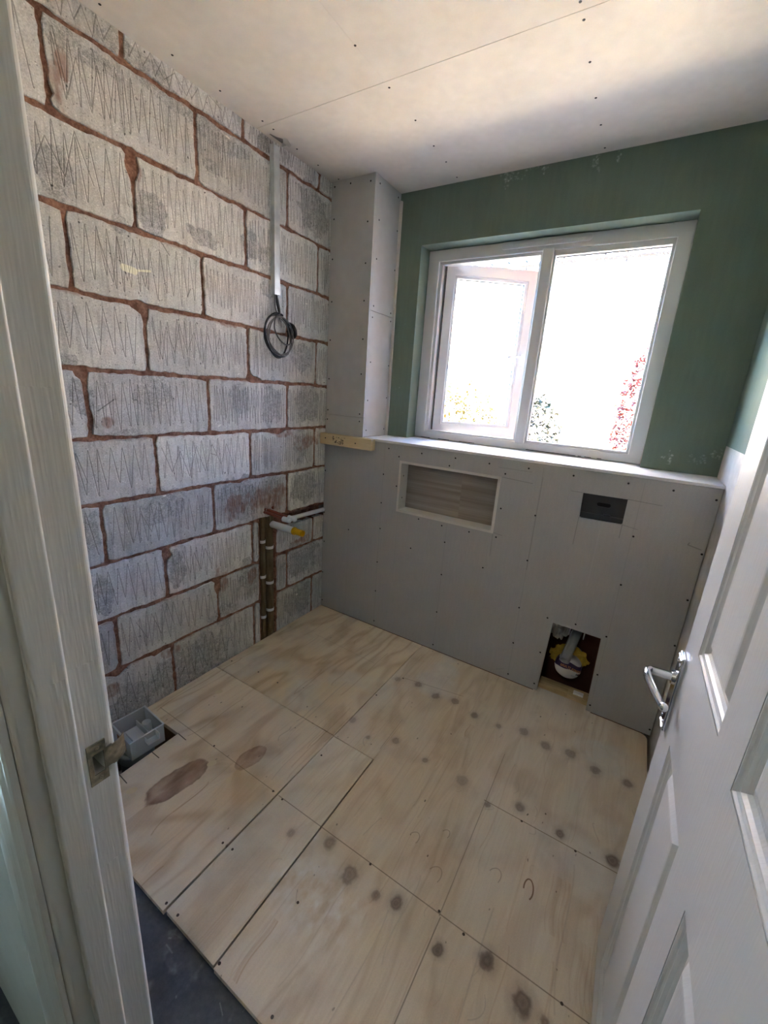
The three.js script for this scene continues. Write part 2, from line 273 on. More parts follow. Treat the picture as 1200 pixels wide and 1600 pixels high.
{ // pencil lines over the joists, scrapes, fillers, boot marks
  const s = rngOf(77), q = (a, b) => a + (b - a) * s(), P = FP;
  const line = (x0, z0, x1, z1, col, w) => { fx.strokeStyle = col; fx.lineWidth = w; fx.beginPath(); fx.moveTo(x0 * P, z0 * P); fx.lineTo(x1 * P, z1 * P); fx.stroke(); };
  line(0.05, 1.104, 0.73, 1.104, 'rgba(96,82,66,0.55)', 1.6); line(0.75, 1.106, 1.73, 1.104, 'rgba(88,72,58,0.62)', 1.8); line(1.345, 0.709, 1.8, 0.706, 'rgba(92,72,50,0.62)', 1.8);
  line(1.349, 0.47, 1.356, 1.11, 'rgba(96,82,66,0.5)', 1.5); line(1.36, 1.11, 1.356, 1.40, 'rgba(88,76,62,0.6)', 1.8); line(0.20, 0.28, 0.62, 0.30, 'rgba(120,104,84,0.3)', 1.4);
  line(0.93, 0.74, 0.926, 0.55, 'rgba(96,82,66,0.35)', 1.4); line(0.79, 0.31, 1.09, 0.255, 'rgba(110,92,74,0.4)', 2); line(0.236, 1.143, 0.29, 1.145, 'rgba(40,34,28,0.9)', 2); line(0.238, 1.25, 0.285, 1.25, 'rgba(40,34,28,0.9)', 2); line(0.24, 1.367, 0.295, 1.37, 'rgba(40,34,28,0.9)', 2);
  for (let i = 0; i < 170; i++) {                                    // veneer figure: long wandering lines along the grain
    const x = q(0, FX), z = q(0, FZ), l = q(0.08, 0.42), b = q(-0.025, 0.025), left = x < 0.742;
    fx.strokeStyle = `rgba(${s() > 0.3 ? '150,118,82' : '128,116,104'},${q(0.07, left ? 0.3 : 0.17)})`; fx.lineWidth = q(0.8, left ? 4.5 : 3); fx.beginPath(); fx.moveTo(x * P, z * P); fx.bezierCurveTo((x + b) * P, (z + l * 0.3) * P, (x - b) * P, (z + l * 0.7) * P, (x + b * 0.6) * P, (z + l) * P); fx.stroke();
  }
  for (const [x, z, l, w] of [[1.74, 0.86, 0.2, 7], [1.70, 0.95, 0.14, 5], [1.0, 1.36, 0.14, 9], [1.62, 0.82, 0.16, 12], [1.2, 0.40, 0.08, 8], [1.62, 0.12, 0.16, 9]]) for (let i = 0; i < 9; i++) { fx.strokeStyle = `rgba(150,108,68,${q(0.06, 0.15)})`; fx.lineWidth = q(0.8, w * 0.45); fx.beginPath(); const o = q(-0.025, 0.025); fx.moveTo((x + o) * P, z * P); fx.bezierCurveTo((x + o + 0.01) * P, (z + l * 0.3) * P, (x + o - 0.014) * P, (z + l * 0.6) * P, (x + o + 0.008) * P, (z + l) * P); fx.stroke(); }
  for (let i = 0; i < 70; i++) { fx.fillStyle = `rgba(70,58,48,${q(0.25, 0.7)})`; fx.beginPath(); fx.ellipse(q(0, FX) * P, q(0, FZ) * P, q(0.8, 2), q(1, 4), q(-0.4, 0.4), 0, 7); fx.fill(); }
  for (let i = 0; i < 46; i++) { fx.strokeStyle = `rgba(${s() > 0.5 ? '236,234,228' : '104,92,80'},${q(0.12, 0.35)})`; fx.lineWidth = q(0.8, 2.2); const x = q(0.75, FX) * P, z = q(0.2, FZ) * P; fx.beginPath(); fx.moveTo(x, z); fx.quadraticCurveTo(x + q(-20, 20), z + q(-20, 30), x + q(-16, 16), z + q(10, 60)); fx.stroke(); }
  for (const [x, z, r] of [[1.20, 0.97, 20], [1.28, 0.90, 15], [1.45, 0.93, 22], [1.30, 1.03, 24]]) { fx.strokeStyle = 'rgba(112,96,80,0.42)'; fx.lineWidth = 1.8; fx.beginPath(); fx.ellipse(x * P, z * P, r * 0.6, r, 0.3, 3.3, 6.4); fx.stroke(); }
  fx.strokeStyle = 'rgba(96,64,40,0.75)'; fx.lineWidth = 2.6; fx.beginPath(); fx.ellipse(1.545 * P, 0.905 * P, 10, 22, -0.1, 3.0, 7.4); fx.stroke();
  fx.fillStyle = 'rgba(214,200,168,0.95)'; for (const [x, z] of [[0.46, 1.155], [0.335, 1.375], [0.165, 0.90]]) { fx.beginPath(); fx.ellipse(x * P, z * P, 9, 13, 0.5, 0, 7); fx.fill(); }
}
M.ply = std({ map: texOf(floorC, true, false), roughness: 0.72 });
M.ply.map.flipY = false;
M.plyEdge = std({ color: 0x9a8261, roughness: 0.9 });
const floor = struct(group('floor')); floor.userData.label = 'plywood sheet floor with a strip of dark vinyl at the threshold';
{
  const sheet = (pts, hole) => {
    const s = new THREE.Shape(); pts.forEach(([x, z], i) => i ? s.lineTo(x, -z) : s.moveTo(x, -z)); s.closePath();
    if (hole) { const h = new THREE.Path(); hole.forEach(([x, z], i) => i ? h.lineTo(x, -z) : h.moveTo(x, -z)); h.closePath(); s.holes.push(h); }
    const g = new THREE.ExtrudeGeometry(s, { depth: 0.0175, bevelEnabled: true, bevelSize: -0.0004, bevelThickness: 0.0005, bevelSegments: 1 });
    g.rotateX(-Math.PI / 2).translate(0, -0.018, 0);
    uvFrom(g, 'x', 'z', 1 / FX, 1 / FZ); return g;
  };
  const a = 0.0015;
  mesh('plywood_sheet', sheet([[0.008, 0.004], [0.742 - a, 0.004], [0.742 - a, 0.793 - a], [0.008, 0.793 - a]]), M.ply, floor);
  mesh('plywood_sheet', sheet([[0.008, 0.793 + a], [0.742 - a, 0.793 + a], [0.742 - a, 1.512], [0.008, 1.51]], [[0.022, 1.145], [0.237, 1.142], [0.242, 1.368], [0.022, 1.37]]), M.ply, floor);
  mesh('plywood_sheet', sheet([[0.742 + a, 0.795 + a], [0.934 - a, 0.795 + a], [0.944 - a, 1.509], [0.746 + a, 1.507]]), M.ply, floor);
  mesh('plywood_sheet', sheet([[0.742 + a, 0.004], [1.352, 0.004], [1.352, -0.035], [1.61, -0.035], [1.61, 0.004], [1.812, 0.004], [1.828, 0.012], [1.836, 0.03], [1.836, 1.51], [0.946 + a, 1.512], [0.936 + a, 0.795 - a], [0.742 + a, 0.795 - a]]), M.ply, floor);
  const sg = cyl([0, -0.001, 0], [0, 0.0006, 0], 0.0042, 0.0036, 10);
  for (const [x, z] of fScrews) mesh('screw', sg, std({ color: 0x4a4038, roughness: 0.7 }), floor).position.set(x, 0, z);
  // slate-look vinyl left showing by the threshold, and the void under the sheets
  const [sc, sx] = pixels(640, 256, (i, j) => { const v = 46 * (fbm(i / 50, j / 40, 121) - 0.5) + 22 * (fbm(i / 7, j / 5, 122, 3) - 0.5) + 9 * (hash(i, j, 123) - 0.5), d = 60 * sstep(0.62, 0.85, fbm(i / 30, j / 26, 124, 4)); return [72 + v + d, 80 + v + d, 91 + v + d]; });
  { const s = rngOf(31), q = (p, r) => p + (r - p) * s(); for (let i = 0; i < 60; i++) { sx.strokeStyle = `rgba(190,196,200,${q(0.12, 0.55)})`; sx.lineWidth = q(0.6, 2.2); const x = q(0, 640), y = q(0, 256), dx = q(-22, 22), dy = q(-9, 9); sx.beginPath(); sx.moveTo(x, y); sx.lineTo(x + dx, y + dy); sx.stroke(); } for (let i = 0; i < 14; i++) { sx.fillStyle = `rgba(198,198,192,${q(0.3, 0.7)})`; sx.beginPath(); sx.ellipse(q(0, 640), q(0, 256), q(1, 5), q(1, 4), 0, 0, 7); sx.fill(); } }
  M.slate = std({ map: texOf(sc), roughness: 0.42 });
  mesh('vinyl_flooring', uvFrom(box(-0.06, 2.7, -0.05, -0.016, 1.40, 3.4), 'x', 'z', 1.1, 2.4), M.slate, floor);
  mesh('subfloor', merge([box(-0.12, 2.0, -0.36, -0.30, -0.5, 1.56), box(-0.12, 2.0, -0.32, -0.04, 1.52, 1.60)]), M.concrete, floor);
  mesh('joist', merge([0.305, 0.705, 1.105].map((z) => box(0, 1.85, -0.30, -0.019, z - 0.022, z + 0.022))), M.plyEdge, floor);
}

// ───────────────────────── ceiling ─────────────────────────
const screwGeo = cyl([0, 0, 0], [0, 0, 0.0012], 0.0044, 0.0036, 10);   // axis +z
const ceiling = struct(group('ceiling')); ceiling.userData.label = 'unpainted plasterboard ceiling';
{
  const slab = (x0, x1, z0, z1, hole) => {
    const s = rectShape(x0, x1, -z1, -z0);
    if (hole) { const h = new THREE.Path(); hole.forEach(([x, z], i) => i ? h.lineTo(x, -z) : h.moveTo(x, -z)); h.closePath(); s.holes.push(h); }
    const g = new THREE.ExtrudeGeometry(s, { depth: 0.0125, bevelEnabled: false }); g.rotateX(-Math.PI / 2).translate(0, H, 0); return uvFrom(g, 'x', 'z', 1.4);
  };
  const a = 0.0011;
  mesh('plasterboard', slab(0, 1.9, ZG - 0.02, 0.478 - a, [[-0.0, 0.43], [0.026, 0.428], [0.034, 0.40], [0.054, 0.372], [0.05, 0.345], [0.022, 0.336], [0, 0.338]].map(([x, z]) => [Math.max(x, 0.0005), z])), M.ceil, ceiling);
  mesh('plasterboard', slab(0, 0.608 - a * 0.15, 0.478 + a, 1.70), M.ceil, ceiling);
  mesh('plasterboard', slab(0.608 + a * 0.15, 1.9, 0.478 + a, 1.70), M.ceil, ceiling);
  mesh('backing', box(-0.1, 1.98, H + 0.0127, H + 0.2, -0.45, 1.72), M.concrete, ceiling);
  const flap = new THREE.Shape(); [[0, 0], [0.03, -0.012], [0.042, 0.008], [0.03, 0.03], [0.006, 0.026]].forEach(([x, y], i) => i ? flap.lineTo(x, y) : flap.moveTo(x, y));
  mesh('torn_paper', new THREE.ExtrudeGeometry(flap, { depth: 0.0012, bevelEnabled: false }).rotateX(-2.0).rotateY(-0.5).translate(0.032, H - 0.003, 0.362), M.boardEdge, ceiling);
  for (const [x, z] of [[.046,1.077],[.057,.871],[.056,.692],[.062,.503],[.061,.445],[.049,.297],[.046,.155],[.053,.011],[.608,.645],[.608,.449],[.607,.258],[.598,.079],[.595,-.053],[.587,-.195],[1.21,.506],[1.211,.446],[1.208,.285],[1.207,.113],[1.208,-.046],[1.208,-.207]])
    { const m = mesh('screw', screwGeo, M.screw, ceiling); m.rotation.x = Math.PI / 2; m.position.set(x, H + 0.0004, z); }
}

// ───────────────────────── window wall (green), right wall, doorway wall, hall ─────────────────────────
{
  const W = 1000, K = 512;
  const [gc, gx] = pixels(W, 660, (i, j) => { const v = 7 * (fbm(i / 60, j / 60, 131) - 0.5) + 6 * (fbm(i / 6, j / 40, 132, 2) - 0.5) + 4 * (hash(i, j, 133) - 0.5); return [109 + v, 125 + v, 111 + v]; });
  const X = (x) => x * K, Y = (y) => 660 - (y - 1.06) * K, s = rngOf(17), q = (a, b) => a + (b - a) * s();
  const flakes = (x, y, w, h, n, al) => { for (let i = 0; i < n; i++) { gx.fillStyle = `rgba(190,198,190,${al * q(0.25, 0.8)})`; gx.beginPath(); gx.ellipse(X(x + q(-w, w)), Y(y + q(-h, h)), q(0.7, 2.4), q(0.7, 2.2), q(0, 3), 0, 7); gx.fill(); } };
  for (const [x, y, w, h, n, al] of [[.816,2.295,.012,.03,16,.7],[.85,2.305,.05,.01,26,.6],[.88,2.33,.11,.012,60,.5],[.97,2.31,.006,.014,10,.7],[1.177,2.31,.012,.02,30,.7],[1.19,2.28,.008,.01,8,.6],[1.26,2.31,.006,.018,14,.7],[1.678,1.165,.008,.03,22,.9],[1.652,1.164,.006,.005,4,.9],[1.77,1.17,.03,.02,26,.5],[1.83,1.2,.02,.02,20,.6],[.33,1.45,.05,.3,8,.4]]) flakes(x, y, w, h, n, al);
  M.green = std({ map: texOf(gc, true, false), roughness: 0.8, bumpMap: paperNoise, bumpScale: 0.0002 });
  M.green.map.wrapS = M.green.map.wrapT = THREE.MirroredRepeatWrapping;
  const gUV = (g, a) => { uvFrom(g, a, 'y', K / W, K / 660); const uv = g.attributes.uv; for (let i = 0; i < uv.count; i++) uv.setY(i, uv.getY(i) - 1.06 * K / 660); return g; };
  const s1 = rectShape(-0.1, 1.96, -0.32, H + 0.14), h1 = new THREE.Path(); h1.moveTo(0.404, 1.096); h1.lineTo(0.404, 2.085); h1.lineTo(1.577, 2.085); h1.lineTo(1.577, 1.096); h1.closePath(); s1.holes.push(h1);
  const wallBack = struct(mesh('wall_back', gUV(new THREE.ExtrudeGeometry(s1, { depth: 0.19, bevelEnabled: false }).translate(0, 0, ZG - 0.19), 'x'), M.green));
  wallBack.userData.label = 'dark green painted wall around the window';
  const wr = struct(group('wall_right'));
  mesh('painted_plaster', gUV(box(XR, XR + 0.1, 1.235, H + 0.14, ZG, 1.70), 'z'), M.green, wr);
  mesh('bare_plaster', uvFrom(box(XR, XR + 0.1, -0.32, 1.235, ZG, 1.70), 'z', 'y', 1.5), M.plaster, wr);
  const wf = struct(group('wall_front'));                           // wall with the doorway
  mesh('left_panel', uvBox(box(-0.1, 0.996, -0.02, H + 0.14, 1.683, 1.783)), M.hall, wf);
  mesh('right_panel', uvBox(box(1.832, 2.7, -0.02, H + 0.14, 1.683, 1.783)), M.hall, wf);
  mesh('over_door', uvBox(box(0.996, 1.832, 2.06, H + 0.14, 1.683, 1.783)), M.hall, wf);
  mesh('hall_board', uvBox(rbox(-0.1, 0.924, -0.016, H, 1.7835, 1.7945, 0.0015)), M.hall, wf);
  // the hall the photograph is taken from
  struct(mesh('wall_hall', uvBox(merge([box(-0.1, 2.7, -0.02, H + 0.14, 3.35, 3.45), box(-0.2, -0.1, -0.02, H + 0.14, 1.683, 3.45), box(2.7, 2.8, -0.02, H + 0.14, 1.683, 3.45)])), M.hall));
  struct(mesh('ceiling_hall', uvBox(box(-0.2, 2.8, H, H + 0.14, 1.72, 3.45)), M.hall));
  const lamp = group('ceiling_lamp', scene, [1.3, H, 2.65]);
  tag(lamp, 'round white ceiling lamp in the hall behind the doorway', 'ceiling lamp');
  mesh('lamp_base', cyl([0, -0.02, 0], [0, 0, 0], 0.09, 0.09, 32), M.whitePlastic, lamp);
  mesh('lamp_shade', new THREE.LatheGeometry([[0.001, -0.075], [0.06, -0.07], [0.105, -0.05], [0.125, -0.02]].map(([x, y]) => new THREE.Vector2(x, y)), 32), std({ color: 0xf4efe4, roughness: 0.6, emissive: new THREE.Color(1, 0.9, 0.75), emissiveIntensity: 0.12 }), lamp);
  const pl = new THREE.PointLight(new THREE.Color(1, 0.91, 0.78), 0.035); pl.name = 'lamp_glow'; pl.position.set(1.3, H - 0.12, 2.65); pl.castShadow = true; pl.shadow.radius = 4; scene.add(pl);
}

// ───────────────────────── stud wall, shelf, boxing ─────────────────────────
{
  const W = 1100, K = 590, hh = 650;
  const [bc, b2] = pixels(W, hh, (i, j) => { const v = 6 * (fbm(i / 70, j / 70, 141) - 0.5) + 5 * (fbm(i / 3, j / 26, 142, 2) - 0.5) + 7 * (hash(i, j, 143) - 0.5); return [178 + v, 177 + v, 173 + v]; });
  const X = (x) => x * K, Y = (y) => hh - y * K;
  const ln = (x0, y0, x1, y1, al = 0.4, w = 1.2, c = '88,86,82') => { b2.strokeStyle = `rgba(${c},${al})`; b2.lineWidth = w; b2.beginPath(); b2.moveTo(X(x0), Y(y0)); b2.lineTo(X(x1), Y(y1)); b2.stroke(); };
  for (const x of [0.411, 0.808, 1.224, 1.605]) { ln(x, 0.02, x + 0.001, 1.08, 0.16); }
  ln(0.2, 0.02, 0.2, 1.05, 0.1); ln(1.226, 0.60, 1.228, 1.04, 0.35); ln(1.05, 1.012, 1.19, 1.005, 0.45); ln(1.03, 1.055, 1.18, 1.055, 0.3); ln(1.35, 1.001, 1.396, 1.001, 0.4); ln(1.561, 1.004, 1.68, 1.0, 0.5); ln(1.397, 0.77, 1.399, 0.895, 0.45); ln(1.562, 0.84, 1.562, 0.897, 0.5); ln(1.562, 0.897, 1.62, 0.889, 0.45); ln(1.485, 0.6, 1.488, 0.86, 0.25, 1, '225,225,222'); ln(1.046, 0.74, 1.046, 0.62, 0.35); ln(1.04, 0.742, 1.09, 0.737, 0.4); ln(0.52, 0.4, 0.52, 0.74, 0.12); ln(1.79, 0.868, 1.835, 0.858, 0.5, 1.6); ln(1.79, 0.868, 1.794, 0.878, 0.5, 1.6); ln(1.16, 0.03, 1.2, 0.05, 0.3); ln(1.475, 0.41, 1.475, 0.5, 0.15);
  M.stud = std({ map: texOf(bc, true, false), roughness: 0.88, bumpMap: paperNoise, bumpScale: 0.0003 });
  const wall = struct(group('wall_lower')); wall.userData.label = 'grey plasterboard stud wall below the window with three cut-outs';
  const sh = new THREE.Shape(); [[0.004, 0.001], [1.368, 0.001], [1.381, 0.38], [1.583, 0.376], [1.589, 0.001], [1.846, 0.001], [1.848, 1.094], [0.004, 1.094]].forEach(([x, y], i) => i ? sh.lineTo(x, y) : sh.moveTo(x, y)); sh.closePath();
  const hole = (pts) => { const p = new THREE.Path(); pts.forEach(([x, y], i) => i ? p.lineTo(x, y) : p.moveTo(x, y)); p.closePath(); sh.holes.push(p); };
  hole([[0.519, 0.747], [1.046, 0.747], [1.044, 1.009], [0.519, 1.007]]);
  hole([[1.400, 0.896], [1.409, 0.893], [1.558, 0.896], [1.562, 0.90], [1.562, 1.003], [1.397, 1.001]]);
  mesh('plasterboard', uvFrom(new THREE.ExtrudeGeometry(sh, { depth: 0.0125, bevelEnabled: false }).translate(0, 0, -0.0125), 'x', 'y', K / W, K / hh), M.stud, wall);
  for (const [x, y] of [[.011,.884],[.413,.925],[.499,.874],[.411,.765],[.011,.627],[.017,.441],[.011,.233],[.198,.559],[.415,.616],[.41,.412],[.411,.229],[.415,.033],[.013,.038],[.616,.55],[.807,.632],[.781,.716],[.809,.452],[.806,.231],[.806,.029],[.647,.722],[.928,.717],[1.021,.552],[1.063,.722],[1.066,.865],[1.063,1.029],[1.162,1.069],[.983,1.065],[.814,1.067],[.787,1.026],[.631,1.066],[.501,1.032],[.436,1.067],[1.223,.864],[1.222,.646],[1.222,.402],[1.223,.209],[1.354,.395],[1.352,.209],[1.352,.034],[1.224,.03],[1.474,.406],[1.601,.393],[1.602,.199],[1.602,.035],[1.348,1.066],[1.551,1.067],[1.702,1.065],[1.836,1.053],[1.84,.842],[1.838,.649],[1.84,.446],[1.61,.858],[1.608,.643],[1.839,.03]])
    mesh('screw', screwGeo, M.screw, wall).position.set(x, y, -0.0004);
  // frame of the wall and the back of the cavity
  const timberTile = texOf(tile(512, (i, j) => { const g = tnoise(i / 128, j / 8, 64, 151), v = 26 * (g - 0.5) + 12 * (tnoise(i / 32, j / 2, 256, 152) - 0.5); return [196 + v, 172 + v, 128 + v * 0.9]; }));
  M.timber = std({ map: timberTile, roughness: 0.8 });
  mesh('stud_frame', uvBox(merge([0.025, 0.411, 1.224, 1.66, 1.82].map((x) => box(x - 0.019, x + 0.019, 0.04, 1.09, -0.076, -0.013)).concat([box(0.006, 1.36, 0.0, 0.038, -0.076, -0.013), box(1.6, 1.846, 0.0, 0.038, -0.076, -0.013), box(0.006, 1.846, 1.055, 1.093, -0.076, -0.013)])), 2), M.timber, wall);
  mesh('sole_plate', uvBox(rbox(1.366, 1.592, -0.016, 0.022, -0.105, -0.04, 0.002), 2), M.timber, wall);
  mesh('cavity_back', box(0.006, 1.846, -0.3, 1.09, -0.24, -0.225), std({ color: 0x5e3a2e, roughness: 0.95 }), wall);
  // tiled-edge niche: board lining, wood-grained back
  const lin = (a) => uvBox(box(...a), 2);
  mesh('niche_lining', merge([lin([0.519, 1.046, 0.737, 0.7495, -0.076, 0.0022]), lin([0.519, 1.046, 1.0005, 1.013, -0.076, 0.0022]), lin([0.5085, 0.521, 0.737, 1.013, -0.076, 0.0022]), lin([1.034, 1.0465, 0.737, 1.013, -0.076, 0.0022])]), M.boardEdge, wall);
  const nb = texOf(tile(512, (i, j) => { const b = tnoise(i / 256, j / 24, 64, 161), v = 30 * (b - 0.5) + 14 * (tnoise(i / 128, j / 4, 128, 162) - 0.5) + 8 * (tnoise(i / 32, j / 2, 256, 163) - 0.5); return [150 + v, 141 + v, 129 + v]; }));
  mesh('niche_back', uvFrom(box(0.5, 1.06, 0.73, 1.02, -0.088, -0.076), 'x', 'y', 1.2, 3.2), std({ map: nb, roughness: 0.6 }), wall);
  const sg = mesh('screw', screwGeo, M.screw, wall); sg.rotation.y = Math.PI / 2; sg.position.set(0.5205, 0.93, -0.03);
  const sg2 = mesh('screw', screwGeo, M.screw, wall); sg2.rotation.y = Math.PI / 2; sg2.position.set(0.5205, 0.81, -0.03);
  // shelf below the window
  M.shelf = std({ map: speck([222, 221, 218], 12, 171), roughness: 0.75 });
  const shelf = mesh('window_shelf', uvBox(rbox(0.2656, XR - 0.001, 1.0955, SH, -0.40, 0.003, 0.0018)), M.shelf);
  tag(shelf, 'white plasterboard shelf running under the window on top of the grey wall', 'shelf');

  // boxing in the corner
  const bxg = struct(group('wall_boxing')); bxg.userData.label = 'grey plasterboard boxing in the corner left of the window';
  const bd = (x0, x1, y0, y1, z0, z1) => mesh('plasterboard', uvBox(rbox(x0, x1, y0, y1, z0, z1, 0.0012, 1)), M.boardGrey, bxg);
  bd(0.003, 0.2646, 1.096, 1.209, -0.0125, 0); bd(0.003, 0.2646, 1.2105, H - 0.0015, -0.0125, 0);
  bd(0.252, 0.2646, 1.1085, 1.744, -0.241, -0.013); bd(0.252, 0.2646, 1.7455, H - 0.0015, -0.241, -0.013);
  mesh('corner_bead', rbox(0.2646, 0.279, 1.109, 2.296, -0.241, -0.228, 0.003), M.plaster, bxg);
  for (const [x, y] of [[.022,2.309],[.119,2.309],[.237,2.3],[.023,2.17],[.23,2.135],[.02,1.991],[.229,1.956],[.023,1.791],[.231,1.787],[.02,1.602],[.235,1.606],[.019,1.402],[.235,1.434],[.017,1.234],[.237,1.228],[.015,1.182],[.238,1.189]]) mesh('screw', screwGeo, M.screw, bxg).position.set(x, y, -0.0004);
  for (const [z, y] of [[-.039,2.3],[-.211,2.305],[-.047,2.152],[-.222,2.159],[-.043,1.983],[-.222,1.976],[-.039,1.769],[-.209,1.764],[-.034,1.715],[-.214,1.724],[-.038,1.498],[-.222,1.495],[-.03,1.302],[-.222,1.32],[-.03,1.143],[-.214,1.144]]) { const m = mesh('screw', screwGeo, M.screw, bxg); m.rotation.y = Math.PI / 2; m.position.set(0.2642, y, z); }

  // batten screwed over the joint
  const bt = group('timber_batten', scene, [0, 1.046, 0]);
  tag(bt, 'short pale timber batten screwed across the corner boxing at shelf height', 'batten');
  const [tc, tx] = pixels(512, 128, (i, j) => { const v = 20 * (fbm(i / 120, j / 5, 181) - 0.5) + 12 * (fbm(i / 40, j / 2, 182, 2) - 0.5); return [212 + v, 192 + v, 150 + v]; });
  { const s = rngOf(9), q = (a, b) => a + (b - a) * s(); tx.fillStyle = 'rgba(48,34,26,0.85)'; for (let i = 0; i < 46; i++) { tx.beginPath(); tx.ellipse(190 + q(-62, 62), 66 + q(-38, 40), q(1.5, 6), q(1.5, 8), q(0, 3), 0, 7); tx.fill(); } }
  const g = rbox(0.001, 0.35, 0, 0.06, 0.0008, 0.043, 0.0025); uvFrom(g, 'x', 'y', 1 / 0.36, 1 / 0.062);
  mesh('timber', g, std({ map: texOf(tc), roughness: 0.75 }), bt);
  for (const [x, y] of [[0.04, 0.035], [0.248, 0.028]]) mesh('screw', screwGeo, M.screw, bt).position.set(x, y, 0.0426);

  // plastic access box behind the upper cut-out
  const ab = group('cistern_access_box', scene, [1.48, 0.949, -0.013]);
  tag(ab, 'dark grey plastic box with a slot set in the small upper wall cut-out', 'access box');
  M.abs = std({ color: 0x3b3c3d, roughness: 0.5 });
  mesh('tray', merge([box(-0.11, 0.11, -0.078, -0.072, -0.08, -0.002), box(-0.11, 0.11, 0.068, 0.074, -0.08, -0.002), box(-0.11, -0.104, -0.078, 0.074, -0.08, -0.002), box(0.104, 0.11, -0.078, 0.074, -0.08, -0.002)]), M.abs, ab);
  const cs = rectShape(-0.105, 0.105, -0.036, 0.072), cp = new THREE.Path(); cp.absarc(-0.018, 0.006, 0.0095, Math.PI / 2, Math.PI * 1.5, false); cp.absarc(0.018, 0.006, 0.0095, -Math.PI / 2, Math.PI / 2, false); cp.closePath(); cs.holes.push(cp);
  mesh('cover', new THREE.ExtrudeGeometry(cs, { depth: 0.004, bevelEnabled: true, bevelSize: 0.001, bevelThickness: 0.001, bevelSegments: 2 }).translate(0, 0, -0.034), M.abs, ab);
  const rim = new THREE.Shape(); rim.absarc(-0.018, 0.006, 0.0125, Math.PI / 2, Math.PI * 1.5, false); rim.absarc(0.018, 0.006, 0.0125, -Math.PI / 2, Math.PI / 2, false); rim.closePath(); rim.holes.push(cp);
  mesh('slot_rim', new THREE.ExtrudeGeometry(rim, { depth: 0.003, bevelEnabled: false }).translate(0, 0, -0.031), M.abs, ab);
  mesh('catch', rbox(0.006, 0.032, -0.04, -0.030, -0.031, -0.018, 0.003), M.abs, ab);
  mesh('ledge', rbox(-0.105, 0.105, -0.072, -0.037, -0.05, -0.022, 0.003), M.abs, ab);
  mesh('back', box(-0.105, 0.105, -0.075, 0.072, -0.08, -0.074), M.black, ab);

  // soil pipe with a plaster bag tied over its end, waste pipe above
  const sp = group('soil_pipe', scene, [1.475, 0.135, -0.075]);
  tag(sp, 'soil pipe end wrapped in a printed plaster bag inside the lower wall opening', 'pipe');
  const [pc, px] = canvas(512, 512);
  px.fillStyle = '#d9d8d2'; px.fillRect(0, 0, 512, 512);
  px.save(); px.translate(256, 256); px.rotate(0.22);
  px.fillStyle = '#3a2b52'; px.beginPath(); px.moveTo(-260, 60); px.bezierCurveTo(-150, 20, -60, 60, 10, 20); px.bezierCurveTo(90, -20, 160, -20, 260, -40); px.lineTo(260, -150); px.bezierCurveTo(120, -120, 0, -150, -80, -140); px.bezierCurveTo(-160, -140, -200, -120, -260, -90); px.closePath(); px.fill();
  px.fillStyle = '#d9975a'; px.font = 'bold 78px sans-serif'; px.save(); px.rotate(-0.09); px.scale(0.78, 1); px.fillText('MULTI FINISH', -170, 8); px.restore();
  px.fillStyle = '#7a2a30'; px.beginPath(); px.ellipse(222, 30, 24, 24, 0, 0, 7); px.fill(); px.fillStyle = '#26222a'; px.fillRect(176, 10, 36, 40); px.fillStyle = '#f2f2ee'; px.fillRect(186, 20, 15, 17);
  px.strokeStyle = 'rgba(90,96,100,0.6)'; px.lineWidth = 5; for (const y of [92, 108]) { px.beginPath(); px.moveTo(110, y); px.lineTo(200, y - 8); px.stroke(); }
  px.restore();
  const prof = [[0, 0.004], [0.03, 0.006], [0.05, 0.004], [0.058, -0.002], [0.0605, -0.012], [0.0600, -0.04], [0.0615, -0.07]];
  const cap = new THREE.LatheGeometry(prof.map(([r, h]) => new THREE.Vector2(Math.max(r, 1e-4), h)), 48); { const p = cap.attributes.position; for (let i = 0; i < p.count; i++) { const a = Math.atan2(p.getZ(i), p.getX(i)), r = Math.hypot(p.getX(i), p.getZ(i)); const w = 1 + 0.03 * (noise(a * 3 + 9, p.getY(i) * 60, 191) - 0.5); p.setXYZ(i, p.getX(i) * w, p.getY(i) + 0.004 * (noise(p.getX(i) * 50, p.getZ(i) * 50, 192) - 0.5) * (r < 0.056 ? 1 : 0.3), p.getZ(i) * w); } cap.computeVertexNormals(); cap.rotateX(Math.PI / 2); }
  uvFrom(cap, 'x', 'y', 1 / 0.13); { const uv = cap.attributes.uv; for (let i = 0; i < uv.count; i++) uv.setXY(i, uv.getX(i) + 0.5, uv.getY(i) + 0.5); }
  mesh('bag_end', cap, new THREE.MeshPhysicalMaterial({ map: texOf(pc, true, false), roughness: 0.42 }), sp);
  mesh('pipe_barrel', cyl([0, 0, -0.02], [0, 0, -0.13], 0.056, 0.056, 32), std({ color: 0x8b8e90, roughness: 0.5 }), sp);
  const crumple = (r0, r1, z, seed, a0, a1, lift) => { const n = 48, m = 10, pos = [], idx = []; for (let i = 0; i <= n; i++) for (let j = 0; j <= m; j++) { const a = a0 + (a1 - a0) * i / n, t = j / m, r = r0 + (r1 - r0) * t * (0.7 + 0.6 * noise(i * 0.35, 3, seed)); pos.push(Math.cos(a) * r, Math.sin(a) * r + lift * t, z - 0.02 * t + 0.026 * (noise(i * 0.7, j * 0.6, seed + 1) - 0.5) * t); } for (let i = 0; i < n; i++) for (let j = 0; j < m; j++) { const q = i * (m + 1) + j; idx.push(q, q + 1, q + m + 1, q + 1, q + m + 2, q + m + 1); } const g3 = new THREE.BufferGeometry(); g3.setAttribute('position', new THREE.Float32BufferAttribute(pos, 3)); g3.setIndex(idx); g3.computeVertexNormals(); return g3; };
